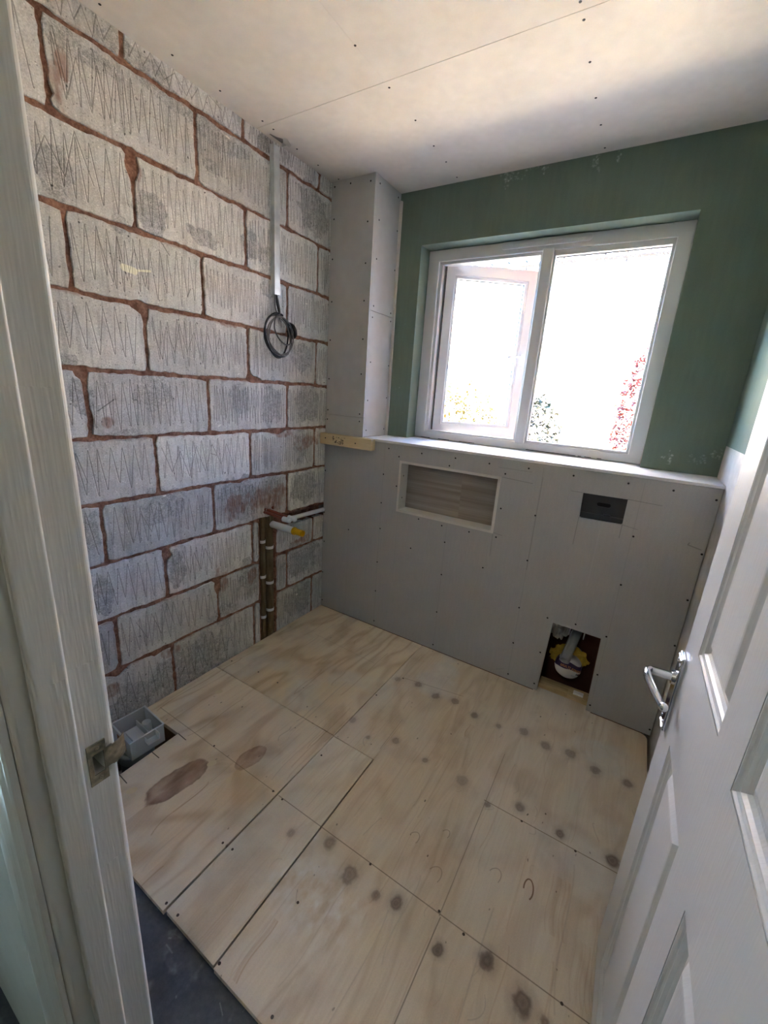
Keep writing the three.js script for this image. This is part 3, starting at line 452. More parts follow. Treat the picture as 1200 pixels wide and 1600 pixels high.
  mesh('bag_skirt', crumple(0.058, 0.09, -0.03, 201, 0.2, 3.3, 0.01), new THREE.MeshPhysicalMaterial({ color: 0xc9a33c, roughness: 0.5, side: THREE.DoubleSide }), sp);
  const ps = group('plaster_bag', scene, [1.402, 0.30, -0.14]);
  tag(ps, 'crumpled clear and white bag stuffed beside the waste pipe in the wall opening', 'bag');
  { const g4 = new THREE.IcosahedronGeometry(0.05, 12), p = g4.attributes.position; for (let i = 0; i < p.count; i++) { const x = p.getX(i), y = p.getY(i), z = p.getZ(i), w = 0.75 + 0.6 * Math.abs(noise(x * 45 + 5, y * 40 + z * 30, 211) - 0.5) * 2 + 0.15 * noise(x * 120, y * 110 + z * 80, 212); p.setXYZ(i, x * w * 0.75, y * w * 1.25, z * w * 0.6); } g4.computeVertexNormals(); mesh('crumpled_film', g4, std({ color: 0xb5aca0, roughness: 0.45 }), ps); }
  const wp = group('waste_pipe', scene, [1.475, 0.2, -0.04]);
  tag(wp, 'grey plastic waste pipe hanging down in the lower wall opening', 'pipe');
  M.greyPipe = std({ color: 0x9ea4a6, roughness: 0.45, side: THREE.DoubleSide });
  const wa = [-0.016, 0.004, 0.03], wb = [0.008, 0.11, -0.15];
  mesh('tube', cyl(wa, wb, 0.023, 0.023, 28, true), M.greyPipe, wp); mesh('elbow', merge([new THREE.SphereGeometry(0.0255, 24, 16).translate(...wb), cyl(wb, [wb[0], 0.42, wb[2]], 0.0255, 0.0255, 24)]), M.greyPipe, wp); mesh('inner_wall', cyl(wa, wb, 0.0205, 0.0205, 28, true), M.greyPipe, wp);
  { const d = new THREE.Vector3(...wb).sub(new THREE.Vector3(...wa)).normalize(); const r = new THREE.RingGeometry(0.0205, 0.023, 28); r.applyQuaternion(new THREE.Quaternion().setFromUnitVectors(new THREE.Vector3(0, 0, 1), d.clone().negate())); r.translate(...wa); mesh('cut_end', r, M.greyPipe, wp); }
  for (const x of [-0.028, 0.036]) mesh('bracket', rbox(x, x + 0.005, 0.09, 0.18, -0.11, -0.06, 0.002), M.whitePlastic, wp);
  const off2 = tag(mesh('timber_offcut', rbox(-0.022, 0.022, -0.006, 0.006, -0.01, 0.01, 0.001).translate(1.545, 0.0285, -0.06), M.whitePlastic), 'small white offcut lying on the timber plate in the lower wall opening', 'offcut');
  const cr = tag(mesh('copper_pipe', cyl([1.40, 0.352, -0.13], [1.70, 0.338, -0.13], 0.0075, 0.0075, 14), std({ color: 0x7d4b39, metalness: 0.7, roughness: 0.45 })), 'thin copper pipe crossing behind the waste pipe in the lower wall opening', 'pipe');
}

// ───────────────────────── window ─────────────────────────
{
  const win = struct(group('window_1')); win.userData.label = 'white plastic window of obscure glass with its left casement open';
  const zf = -0.335, zb = -0.405;
  const bar = (x0, x1, y0, y1, z0 = zb, z1 = zf, r = 0.004) => rbox(x0, x1, y0, y1, z0, z1, r, 2);
  mesh('window_frame', merge([bar(0.406, 0.468, 1.109, 2.084), bar(1.520, 1.576, 1.109, 2.084), bar(0.46, 1.53, 2.03, 2.084), bar(0.46, 1.53, 1.109, 1.150),
    // rebate step for the opening light, glazing bead on the fixed light
    bar(0.46, 0.484, 1.14, 2.04, zb + 0.012, zf - 0.012, 0.003), bar(0.47, 0.99, 2.016, 2.036, zb + 0.012, zf - 0.012, 0.003), bar(0.47, 0.99, 1.143, 1.158, zb + 0.012, zf - 0.012, 0.003)]), M.pvc, win);
  mesh('mullion', merge([bar(0.995, 1.046, 1.14, 2.04, zb, zf + 0.004, 0.005), bar(0.984, 1.0, 1.14, 2.04, zb + 0.012, zf - 0.012, 0.003)]), M.pvc, win);
  mesh('glazing_bead', merge([bar(1.042, 1.056, 1.145, 2.035, zf - 0.034, zf - 0.008, 0.004), bar(1.508, 1.524, 1.145, 2.035, zf - 0.034, zf - 0.008, 0.004), bar(1.042, 1.524, 2.006, 2.034, zf - 0.034, zf - 0.008, 0.004), bar(1.042, 1.524, 1.147, 1.160, zf - 0.034, zf - 0.008, 0.004)]), M.pvc, win);
  mesh('gasket', merge([box(1.053, 1.0575, 1.158, 2.008, zf - 0.037, zf - 0.03), box(1.5065, 1.511, 1.158, 2.008, zf - 0.037, zf - 0.03), box(1.053, 1.511, 2.0035, 2.008, zf - 0.037, zf - 0.03), box(1.053, 1.511, 1.158, 1.1615, zf - 0.037, zf - 0.03)]), M.gasket, win);
  // obscure glass: clear sheet broken up by small frosted dimples
  const dimple = texOf(tile(512, (i, j) => { let v = tnoise(i / 6.4 + 1.6 * tnoise(i / 32, j / 32, 16, 5), j / 4.6 + 1.6 * tnoise(i / 32, j / 32, 16, 6), 80, 221); v = sstep(0.52, 0.78, v); return [0, 255 * (0.04 + 0.8 * v), 0]; }), false);
  M.obscure = new THREE.MeshPhysicalMaterial({ color: 0xffffff, roughness: 1, roughnessMap: dimple, transmission: 1, thickness: 0, ior: 1.45, specularIntensity: 0.6 });
  const pane = (x0, x1, y0, y1, z) => uvFrom(new THREE.PlaneGeometry(x1 - x0, y1 - y0).translate((x0 + x1) / 2, (y0 + y1) / 2, z), 'x', 'y', 2.4);
  mesh('pane', pane(1.05, 1.515, 1.152, 2.012, zf - 0.036), M.obscure, win);
  // trickle vent on the head
  const tv = new THREE.Shape(); tv.absarc(0.812, 2.064, 0.0125, Math.PI / 2, Math.PI * 1.5, false); tv.absarc(1.187, 2.064, 0.0125, -Math.PI / 2, Math.PI / 2, false); tv.closePath();
  const vent = mesh('trickle_vent', new THREE.ExtrudeGeometry(tv, { depth: 0.008, bevelEnabled: true, bevelSize: 0.003, bevelThickness: 0.003, bevelSegments: 3, curveSegments: 16 }).translate(0, 0.002, zf), M.pvc, win);
  mesh('vent_lip', rbox(0.82, 1.18, 2.0635, 2.067, zf + 0.010, zf + 0.0135, 0.001), M.pvc, vent);
  mesh('drain_slots', merge([[0.45, 0.51], [0.56, 0.63], [0.69, 0.78], [1.06, 1.30], [1.31, 1.325], [1.34, 1.37], [1.395, 1.415]].map(([a, b]) => box(a, b, 1.1125, 1.1155, zf - 0.002, zf + 0.0006))), M.gasket, win);
  // casement, hinged on the left, swung outwards
  const sash = group('sash', win, [0.474, 0, -0.402]); sash.rotation.y = 35 * Math.PI / 180;
  const W = 0.512, y0 = 1.141, y1 = 2.033, t0 = -0.02, t1 = 0.032, b = (x0, x1, a, c, z0 = t0, z1 = t1, r = 0.005) => rbox(x0, x1, a, c, z0, z1, r, 2);
  mesh('sash_frame', merge([b(0, 0.055, y0, y1), b(W - 0.055, W, y0, y1), b(0.04, W - 0.04, y1 - 0.055, y1), b(0.04, W - 0.04, y0, y0 + 0.055), b(-0.004, 0.008, y0 - 0.006, y1 + 0.004, t0 - 0.004, t0 + 0.008, 0.002), b(W - 0.008, W + 0.010, y0 - 0.008, y1 + 0.008, t0 - 0.004, t0 + 0.008, 0.002), b(0, W, y1 - 0.004, y1 + 0.008, t0 - 0.004, t0 + 0.008, 0.002), b(0, W, y0 - 0.008, y0 + 0.004, t0 - 0.004, t0 + 0.008, 0.002)]), M.pvc, sash);
  mesh('sash_bead', merge([b(0.05, 0.068, y0 + 0.05, y1 - 0.05, 0.004, 0.024, 0.004), b(W - 0.068, W - 0.05, y0 + 0.05, y1 - 0.05, 0.004, 0.024, 0.004), b(0.05, W - 0.05, y1 - 0.068, y1 - 0.05, 0.004, 0.024, 0.004), b(0.05, W - 0.05, y0 + 0.05, y0 + 0.068, 0.004, 0.024, 0.004)]), M.pvc, sash);
  mesh('sash_gasket', merge([box(0.066, 0.0705, y0 + 0.066, y1 - 0.066, -0.001, 0.006), box(W - 0.0705, W - 0.066, y0 + 0.066, y1 - 0.066, -0.001, 0.006), box(0.066, W - 0.066, y1 - 0.0705, y1 - 0.066, -0.001, 0.006), box(0.066, W - 0.066, y0 + 0.066, y0 + 0.0705, -0.001, 0.006)]), M.gasket, sash);
  mesh('sash_pane', pane(0.06, W - 0.06, y0 + 0.06, y1 - 0.06, 0), M.obscure, sash);
  mesh('weather_seal', box(0.001, 0.006, y0 + 0.01, y1 - 0.01, t1 - 0.012, t1 + 0.001), M.gasket, sash);
  mesh('window_handle', merge([rbox(W - 0.038, W - 0.016, 1.545, 1.61, t1, t1 + 0.010, 0.004), cyl([W - 0.027, 1.585, t1], [W - 0.027, 1.585, t1 + 0.035], 0.009, 0.008, 16), tube([[W - 0.027, 1.585, t1 + 0.035], [W - 0.05, 1.588, t1 + 0.040], [W - 0.085, 1.59, t1 + 0.036], [W - 0.125, 1.584, t1 + 0.040]], 0.0065, 20, 8)]), M.whitePlastic, sash);
  mesh('hinge_arm', merge([box(-0.002, 0.2, y1 + 0.001, y1 + 0.004, -0.008, 0.006), box(-0.002, 0.2, y0 - 0.006, y0 - 0.003, -0.008, 0.006)]), M.chrome, sash);
}

// ───────────────────────── door, lining, architrave ─────────────────────────
{
  const grain = texOf(tile(512, (i, j) => { const v = 128 + 90 * (tnoise(i / 4 + 2 * tnoise(i / 64, j / 128, 8, 231), j / 64, 128, 232) - 0.5) + 50 * (tnoise(i / 2, j / 32, 256, 233) - 0.5); return [v, v, v]; }), false);
  M.doorPaint = new THREE.MeshPhysicalMaterial({ color: 0xd9dad9, roughness: 0.38, bumpMap: grain, bumpScale: 0.0005 });
  M.linePaint = new THREE.MeshPhysicalMaterial({ color: 0xd6d3ca, roughness: 0.34, bumpMap: grain, bumpScale: 0.0007 });
  const hc = new THREE.Vector3(1.74, 0, 1.69), lc = new THREE.Vector3(1.7254, 0, 0.9117), dir = lc.clone().sub(hc).normalize();
  const W = 0.7625, door = struct(group('door_1', scene, [hc.x + dir.x * 0.7625, 0, hc.z + dir.z * 0.7625]));
  door.userData.label = 'white six-panel door standing open on the right';
  // local axes: +x along the leaf from latch to hinge, +y up, +z out of the face that looks into the room
  door.rotation.y = Math.atan2(dir.z, -dir.x);
  const y0 = 0.022, y1 = 1.97, T = 0.038;
  const rowsD = [[0.095, 0.735], [0.935, 1.56], [1.66, 1.86]], cols = [[0.11, 0.3325], [0.4275, 0.6525]];
  const face = new THREE.Shape(); face.moveTo(0, y0); face.lineTo(W, y0); face.lineTo(W, y1); face.lineTo(0, y1); face.closePath();
  const panels = []; for (const [a, b] of cols) for (const [c, d] of rowsD) panels.push([a, b, c, d]);
  for (const [a, b, c, d] of panels) { const p = new THREE.Path(); p.moveTo(a, c); p.lineTo(a, d); p.lineTo(b, d); p.lineTo(b, c); p.closePath(); face.holes.push(p); }
  const leaf = new THREE.ExtrudeGeometry(face, { depth: 0.0125, bevelEnabled: true, bevelSize: -0.001, bevelThickness: 0.001, bevelSegments: 2 }).translate(0, 0, -0.0135);
  mesh('door_leaf', uvBox(merge([leaf, box(0.001, W - 0.001, y0 + 0.001, y1 - 0.001, -T, -0.0125)]), 3), M.doorPaint, door);
  const prof = [[0, -0.0006], [0.003, -0.0006], [0.006, -0.003], [0.010, -0.0045], [0.0125, -0.0045], [0.016, -0.0085], [0.021, -0.0118], [0.026, -0.012], [0.029, -0.012], [0.044, -0.0035], [0.048, -0.0028]];
  for (const [a, b, c, d] of panels) {
    const pos = [], idx = []; const ring = (o, z) => pos.push(a + o, c + o, z, b - o, c + o, z, b - o, d - o, z, a + o, d - o, z);
    prof.forEach(([o, z], i) => { if (i) { ring(prof[i - 1][0], prof[i - 1][1]); ring(o, z); const n = (i - 1) * 8; for (let k = 0; k < 4; k++) { const k2 = (k + 1) % 4; idx.push(n + k, n + k2, n + 4 + k2, n + k, n + 4 + k2, n + 4 + k); } } });
    const L = prof[prof.length - 1], n = pos.length / 3; ring(L[0], L[1]); idx.push(n, n + 1, n + 2, n, n + 2, n + 3);
    let g = new THREE.BufferGeometry(); g.setAttribute('position', new THREE.Float32BufferAttribute(pos, 3)); g.setIndex(idx); g = g.toNonIndexed(); g.computeVertexNormals();
    mesh('panel', uvBox(g, 3), M.doorPaint, door);
  }
  // lever handle on its back plate
  const hs = 0.026, hy = 0.80;
  const plate = mesh('handle_plate', rbox(hs - 0.021, hs + 0.021, hy - 0.086, hy + 0.086, 0, 0.0085, 0.0035, 3), M.chrome, door);
  mesh('plate_border', merge([rbox(hs - 0.017, hs + 0.017, hy + 0.078, hy + 0.081, 0.008, 0.0105, 0.001), rbox(hs - 0.017, hs + 0.017, hy - 0.081, hy - 0.078, 0.008, 0.0105, 0.001)]), M.chrome, plate);
  mesh('plate_screws', merge([[-1, 1], [1, 1], [-1, -1], [1, -1]].map(([sx, sy]) => new THREE.SphereGeometry(0.0035, 10, 6).scale(1, 1, 0.6).translate(hs + sx * 0.012, hy + sy * 0.068, 0.0085))), M.chrome, plate);
  mesh('lever', merge([cyl([hs, hy + 0.032, 0.007], [hs, hy + 0.032, 0.014], 0.0155, 0.014, 24), cyl([hs, hy + 0.032, 0.012], [hs, hy + 0.032, 0.05], 0.0095, 0.0085, 20),
    tube([[hs - 0.002, hy + 0.032, 0.045], [hs + 0.006, hy + 0.034, 0.056], [hs + 0.03, hy + 0.036, 0.058], [hs + 0.06, hy + 0.031, 0.050], [hs + 0.088, hy + 0.022, 0.036], [hs + 0.1, hy + 0.02, 0.03]], 0.0075, 40, 12), new THREE.SphereGeometry(0.0085, 14, 10).translate(hs + 0.1, hy + 0.02, 0.03)]), M.chrome, door);
  // lining of the doorway with its stop
  const lining = struct(group('trim_1'));
  lining.userData.label = 'white painted door lining with a stop and a worn metal strike plate';
  const strip = (x0, x1, a, c, z0, z1, r = 0.0022) => uvBox(rbox(x0, x1, a, c, z0, z1, r, 2), 3);
  const js = rectShape(-1.787, -1.683, -0.016, 2.03), jh = new THREE.Path(); [[-1.7145, 0.829], [-1.7145, 0.863], [-1.7005, 0.863], [-1.7005, 0.829]].forEach(([x, y], i) => i ? jh.lineTo(x, y) : jh.moveTo(x, y)); jh.closePath(); js.holes.push(jh);
  mesh('jamb', uvBox(new THREE.ExtrudeGeometry(js, { depth: 0.023, bevelEnabled: true, bevelSize: 0.008, bevelOffset: -0.008, bevelThickness: 0.009, bevelSegments: 6 }).rotateY(Math.PI / 2).translate(0.998, 0, 0), 3), M.linePaint, lining);
  mesh('jamb', strip(1.80, 1.832, -0.016, 2.03, 1.683, 1.787, 0.003), M.linePaint, lining);
  mesh('head', strip(0.998, 1.832, 2.03, 2.06, 1.683, 1.787, 0.003), M.linePaint, lining);
  mesh('door_stop', strip(1.0302, 1.042, -0.016, 2.03, 1.728, 1.765, 0.0045), M.linePaint, lining);
  mesh('door_stop', strip(1.788, 1.7998, -0.016, 2.03, 1.728, 1.765, 0.0018), M.linePaint, lining);
  // strike plate: worn steel frame round a dark mortice, curled lip
  M.worn = std({ map: speck([150, 142, 122], 60, 241, 1), metalness: 0.75, roughness: 0.38 });
  const sp = new THREE.Shape(); [[-1.7195, 0.815], [-1.6975, 0.815], [-1.6975, 0.832], [-1.690, 0.832], [-1.690, 0.864], [-1.6975, 0.864], [-1.6975, 0.879], [-1.7195, 0.879]].forEach(([x, y], i) => i ? sp.lineTo(x, y) : sp.moveTo(x, y)); sp.closePath();
  const mo = new THREE.Path(); [[-1.7145, 0.829], [-1.7145, 0.863], [-1.7005, 0.863], [-1.7005, 0.829]].forEach(([x, y], i) => i ? mo.lineTo(x, y) : mo.moveTo(x, y)); mo.closePath(); sp.holes.push(mo);
  const strike = mesh('strike_plate', uvBox(new THREE.ExtrudeGeometry(sp, { depth: 0.0016, bevelEnabled: true, bevelSize: 0.0004, bevelThickness: 0.0004, bevelSegments: 1 }).rotateY(Math.PI / 2).translate(1.0302, 0, 0), 6), M.worn, lining);
  { const n = 10, pos = [], idx = []; for (let i = 0; i <= n; i++) { const t = i / n, z = 1.691 - 0.021 * t, x = 1.0322 - 0.010 * t * t; for (const y of [0.832, 0.864]) { pos.push(x + 0.0016, y, z, x, y, z); } } for (let i = 0; i < n; i++) { const q = i * 4; idx.push(q, q + 2, q + 4, q + 2, q + 6, q + 4, q + 1, q + 5, q + 3, q + 3, q + 5, q + 7, q + 2, q + 3, q + 6, q + 3, q + 7, q + 6, q, q + 4, q + 1, q + 1, q + 4, q + 5); } const q = n * 4; idx.push(q, q + 2, q + 1, q + 1, q + 2, q + 3); const g = new THREE.BufferGeometry(); g.setAttribute('position', new THREE.Float32BufferAttribute(pos, 3)); g.setIndex(idx); mesh('lip', uvBox((() => { const h = g.toNonIndexed(); h.computeVertexNormals(); return h; })(), 6), M.worn, strike); }
  mesh('plate_screw', merge([0.822, 0.871].map((y) => cyl([1.0316, y, 1.7075], [1.0326, y, 1.7075], 0.0032, 0.0026, 12))), M.worn, strike);
  // architrave on the hall side: moulded section run up both sides and over
  const arch = struct(group('trim_2'));
  arch.userData.label = 'white moulded architrave round the doorway on the hall side';
  const sec = [[0, 0], [0, 0.007], [0.004, 0.009], [0.008, 0.007], [0.014, 0.008], [0.022, 0.0115], [0.028, 0.012], [0.031, 0.0105], [0.036, 0.0115], [0.046, 0.014], [0.060, 0.0155], [0.070, 0.0155], [0.0765, 0.013], [0.078, 0.010], [0.078, 0]];
  const run = (sx, x0) => { const s = new THREE.Shape(); sec.forEach(([a, t], i) => i ? s.lineTo(x0 + sx * a, -(1.787 + t)) : s.moveTo(x0 + sx * a, -(1.787 + t))); s.closePath(); return uvBox(new THREE.ExtrudeGeometry(s, { depth: 2.12, bevelEnabled: false }).rotateX(-Math.PI / 2).translate(0, -0.016, 0), 3); };
  mesh('upright', run(-1, 1.026), M.linePaint, arch); mesh('upright', run(1, 1.804), M.linePaint, arch);
  mesh('head_run', strip(0.95, 1.88, 2.034, 2.11, 1.787, 1.802, 0.004), M.linePaint, arch);
}

// ───────────────────────── services on the block wall ─────────────────────────
{
  // steel capping over the cable
  M.galv = std({ map: speck([206, 210, 208], 22, 251), metalness: 0.35, roughness: 0.4 });
  const cap = group('cable_capping', scene, [0, 1.745, 0.385]);
  tag(cap, 'galvanised steel capping strip fixed upright on the block wall above the cable', 'cable capping');
  const s = new THREE.Shape(); [[-0.027, 0.001], [-0.018, 0.001], [-0.015, 0.017], [0.015, 0.017], [0.018, 0.001], [0.024, 0.001], [0.024, 0.0025], [0.019, 0.0025], [0.0162, 0.0185], [-0.0162, 0.0185], [-0.019, 0.0025], [-0.027, 0.0025]].forEach(([a, b], i) => i ? s.lineTo(b, -a) : s.moveTo(b, -a)); s.closePath();
  mesh('channel', uvBox(new THREE.ExtrudeGeometry(s, { depth: 0.568, bevelEnabled: false }).rotateX(-Math.PI / 2), 2), M.galv, cap);
  // hanging cable: comes out of the capping and is coiled
  const coil = group('cable_coil', scene, [0, 1.735, 0.392]);
  tag(coil, 'coil of thin black and grey cable hanging below the steel capping', 'cable');
  const loop = (ry, rz, cy, cz, x, ph, turns, wob) => { const p = []; for (let i = 0; i <= 40 * turns; i++) { const a = ph + i / 40 * Math.PI * 2; p.push([x + 0.010 * Math.sin(a * 1.3 + wob) + 0.006 * i / 40, cy + ry * Math.sin(a) + 0.004 * Math.sin(a * 2.3 + wob), cz + rz * Math.cos(a) + 0.004 * Math.cos(a * 1.7 + wob)]); } return p; };
  const rel = (a) => a;
  mesh('cable', tube(rel([[0.012, 0.02, -0.004], [0.014, -0.03, -0.01], [0.02, -0.075, -0.025], ...loop(0.092, 0.083, -0.165, 0.0, 0.022, 1.9, 2, 0.3)]), 0.0042, 260, 8), M.black, coil);
  mesh('cable', tube(rel([[0.010, 0.02, 0.002], [0.014, -0.05, 0.0], [0.022, -0.10, -0.028], ...loop(0.082, 0.072, -0.168, -0.006, 0.034, 1.6, 2, 1.7)]), 0.0034, 260, 8), std({ color: 0x6f6c69, roughness: 0.45 }), coil);
  mesh('cable', tube(rel([[0.014, 0.01, -0.008], [0.02, -0.04, -0.016], [0.04, -0.075, 0.0], [0.05, -0.09, 0.035], [0.05, -0.14, 0.042], [0.048, -0.18, 0.012], [0.045, -0.2, -0.04], [0.042, -0.185, -0.07], [0.035, -0.13, -0.075], [0.03, -0.10, -0.05]]), 0.0032, 120, 8), std({ color: 0x4a4745, roughness: 0.45 }), coil);
  mesh('tie', tube([[0.016, -0.10, -0.075], [0.05, -0.115, -0.078], [0.056, -0.15, -0.085], [0.03, -0.16, -0.088], [0.012, -0.13, -0.08]], 0.009, 40, 8), M.black, coil);

  // lagged pipes in the chase
  M.lag = std({ map: texOf(tile(256, (i, j) => { const v = 34 * (tnoise(i / 16, j / 16, 16, 261) - 0.5) + 22 * (hash(i, j, 262) - 0.5); return [112 + v, 96 + v, 70 + v]; })), roughness: 0.95 });
  const lagged = (z, r, label, clips) => {
    const g = group('lagged_pipe', scene, [-0.021, 0, z]); tag(g, label, 'pipe');
    mesh('lagging', cyl([0, -0.25, 0], [0, 0.715, 0], r, r, 18), M.lag, g);
    mesh('tail', tube([[0, 0.70, 0], [0.003, 0.722, 0], [0.012, 0.735, -0.004], [0.025, 0.735, -0.01]], 0.0078, 16, 10), M.copper, g);
    for (const y of clips) mesh('tape_band', cyl([0, y - 0.008, 0], [0, y + 0.008, 0], r + 0.0012, r + 0.0012, 18), M.whitePlastic, g);
  };
  M.copper = std({ color: 0x8f5543, metalness: 0.75, roughness: 0.4 });
  lagged(0.414, 0.021, 'thicker brown lagged pipe in the wall chase, nearer the corner', [0.515, 0.31, 0.145]);
  lagged(0.464, 0.017, 'thinner brown lagged pipe in the wall chase, farther from the corner', [0.56, 0.36, 0.12]);
  const tailPipe = (z0, y0, z1, y1, label) => {
    const g = group('copper_tail', scene, [0, y0, z0]); tag(g, label, 'pipe');
    const dz = z1 - z0, dy = y1 - y0;
    mesh('copper_tube', tube([[-0.02, 0, 0], [0.02, 0, 0], [0.08, dy * 0.5, dz * 0.5], [0.135, dy, dz]], 0.0078, 30, 12), M.copper, g);
    mesh('end_cap', merge([cyl([0.118, dy * 0.93, dz * 0.93], [0.155, dy * 1.03, dz * 1.03], 0.0138, 0.0132, 18), new THREE.SphereGeometry(0.0132, 16, 10).translate(0.155, dy * 1.03, dz * 1.03)]), M.whitePlastic, g);
  };
  tailPipe(0.462, 0.722, 0.448, 0.708, 'copper pipe tail with white cap, nearer the camera of the pair');
  tailPipe(0.440, 0.728, 0.410, 0.706, 'copper pipe tail with white cap, nearer the corner of the pair');
  const ws = group('waste_stub', scene, [0, 0.645, 0.408]);
  tag(ws, 'white waste pipe stub with a yellow bung sticking out of the block wall', 'pipe');
  mesh('pipe_barrel', cyl([-0.03, 0, 0], [0.155, -0.002, 0], 0.0185, 0.0185, 24), M.whitePlastic, ws);
  M.yellow = new THREE.MeshPhysicalMaterial({ color: 0xe3b410, roughness: 0.35 });
  mesh('bung', merge([cyl([0.15, -0.002, 0], [0.158, -0.002, 0], 0.0205, 0.0205, 24), cyl([0.155, -0.002, 0], [0.208, -0.003, 0], 0.0165, 0.0155, 24, true), cyl([0.205, -0.003, 0], [0.21, -0.003, 0], 0.0178, 0.0178, 24, true)]), new THREE.MeshPhysicalMaterial({ color: 0xe3b410, roughness: 0.35, side: THREE.DoubleSide }), ws);
  mesh('bung_floor', cyl([0.19, -0.003, 0], [0.192, -0.003, 0], 0.0158, 0.0158, 24), M.yellow, ws);
  const op = group('overflow_pipe', scene, [0, 0.645, 0]);
  tag(op, 'thin white plastic pipe lying in a slot of the block wall into the grey wall', 'pipe');
  mesh('pipe_barrel', cyl([0.002, 0.003, 0.30], [0.002, -0.002, -0.0005], 0.0125, 0.0125, 18), M.whitePlastic, op);
}

// ───────────────────────── tub and pipe in the floor hole ─────────────────────────
{
  const sock = group('floor_waste_pipe', scene, [0.135, -0.25, 1.255]);
  tag(sock, 'grey plastic waste pipe standing in the square hole of the plywood floor', 'pipe');
  mesh('pipe_barrel', cyl([0, -0.05, 0], [0, 0.2, 0], 0.055, 0.055, 32), std({ color: 0x6c7072, roughness: 0.5 }), sock);
  mesh('collar', new THREE.LatheGeometry([[0.055, 0.18], [0.062, 0.185], [0.063, 0.215], [0.058, 0.222], [0.05, 0.222]].map(([a, b]) => new THREE.Vector2(a, b)), 36), std({ color: 0x8c9194, roughness: 0.45, side: THREE.DoubleSide }), sock);
  const tub = group('plastic_tub', scene, [0.125, -0.026, 1.235]);
  tag(tub, 'clear plastic tub with a spout standing on the pipe in the floor hole', 'tub');
  tub.rotation.y = -0.06;
  M.clear = new THREE.MeshPhysicalMaterial({ color: 0xeef2f5, roughness: 0.3, transmission: 0.55, thickness: 0, ior: 1.4 });
  const wall = (a) => rbox(...a, 0.001);
  const X = 0.074, Z = 0.062, y1 = 0.082;
  mesh('body', merge([wall([-X, X, 0, 0.0022, -Z, Z]), wall([-X, -X + 0.0022, 0, y1, -Z, Z]), wall([X - 0.0022, X, 0, y1, -Z, Z]), wall([-X, X, 0, y1, -Z, -Z + 0.0022]), wall([-X, X, 0, y1, Z - 0.0022, Z])]), M.clear, tub);
  M.frost = new THREE.MeshPhysicalMaterial({ color: 0xe9edf0, roughness: 0.4, transmission: 0.25, thickness: 0 });
  mesh('rim', merge([wall([-X - 0.003, X + 0.003, y1 - 0.003, y1, -Z - 0.003, -Z + 0.003]), wall([-X - 0.003, X + 0.003, y1 - 0.003, y1, Z - 0.003, Z + 0.003]), wall([-X - 0.003, -X + 0.003, y1 - 0.003, y1, -Z, Z]), wall([X - 0.003, X + 0.003, y1 - 0.003, y1, -Z, Z])]), M.frost, tub);
  mesh('spout', merge([wall([X, X + 0.028, 0.05, 0.054, -0.03, 0.01]), wall([X, X + 0.028, 0.05, 0.078, -0.032, -0.029]), wall([X, X + 0.028, 0.05, 0.072, 0.009, 0.012])]), M.frost, tub);
  mesh('insert', merge([wall([-0.06, 0.05, 0.02, 0.024, -0.02, 0.045]), wall([-0.06, 0.05, 0.004, 0.05, -0.022, -0.018]), wall([-0.04, 0.03, 0.024, 0.036, 0.0, 0.03]), cyl([-0.02, 0.004, -0.04], [-0.02, 0.05, -0.04], 0.018, 0.016, 20)]), M.frost, tub);
  mesh('base_cup', new THREE.LatheGeometry([[0.001, -0.022], [0.046, -0.022], [0.056, -0.012], [0.058, 0.0]].map(([a, b]) => new THREE.Vector2(a, b)), 32), M.frost, tub);
  mesh('sticker', box(-0.03, 0.035, 0.02, 0.062, Z + 0.0002, Z + 0.0012), std({ color: 0x8a5a2a, roughness: 0.6 }), tub);
}

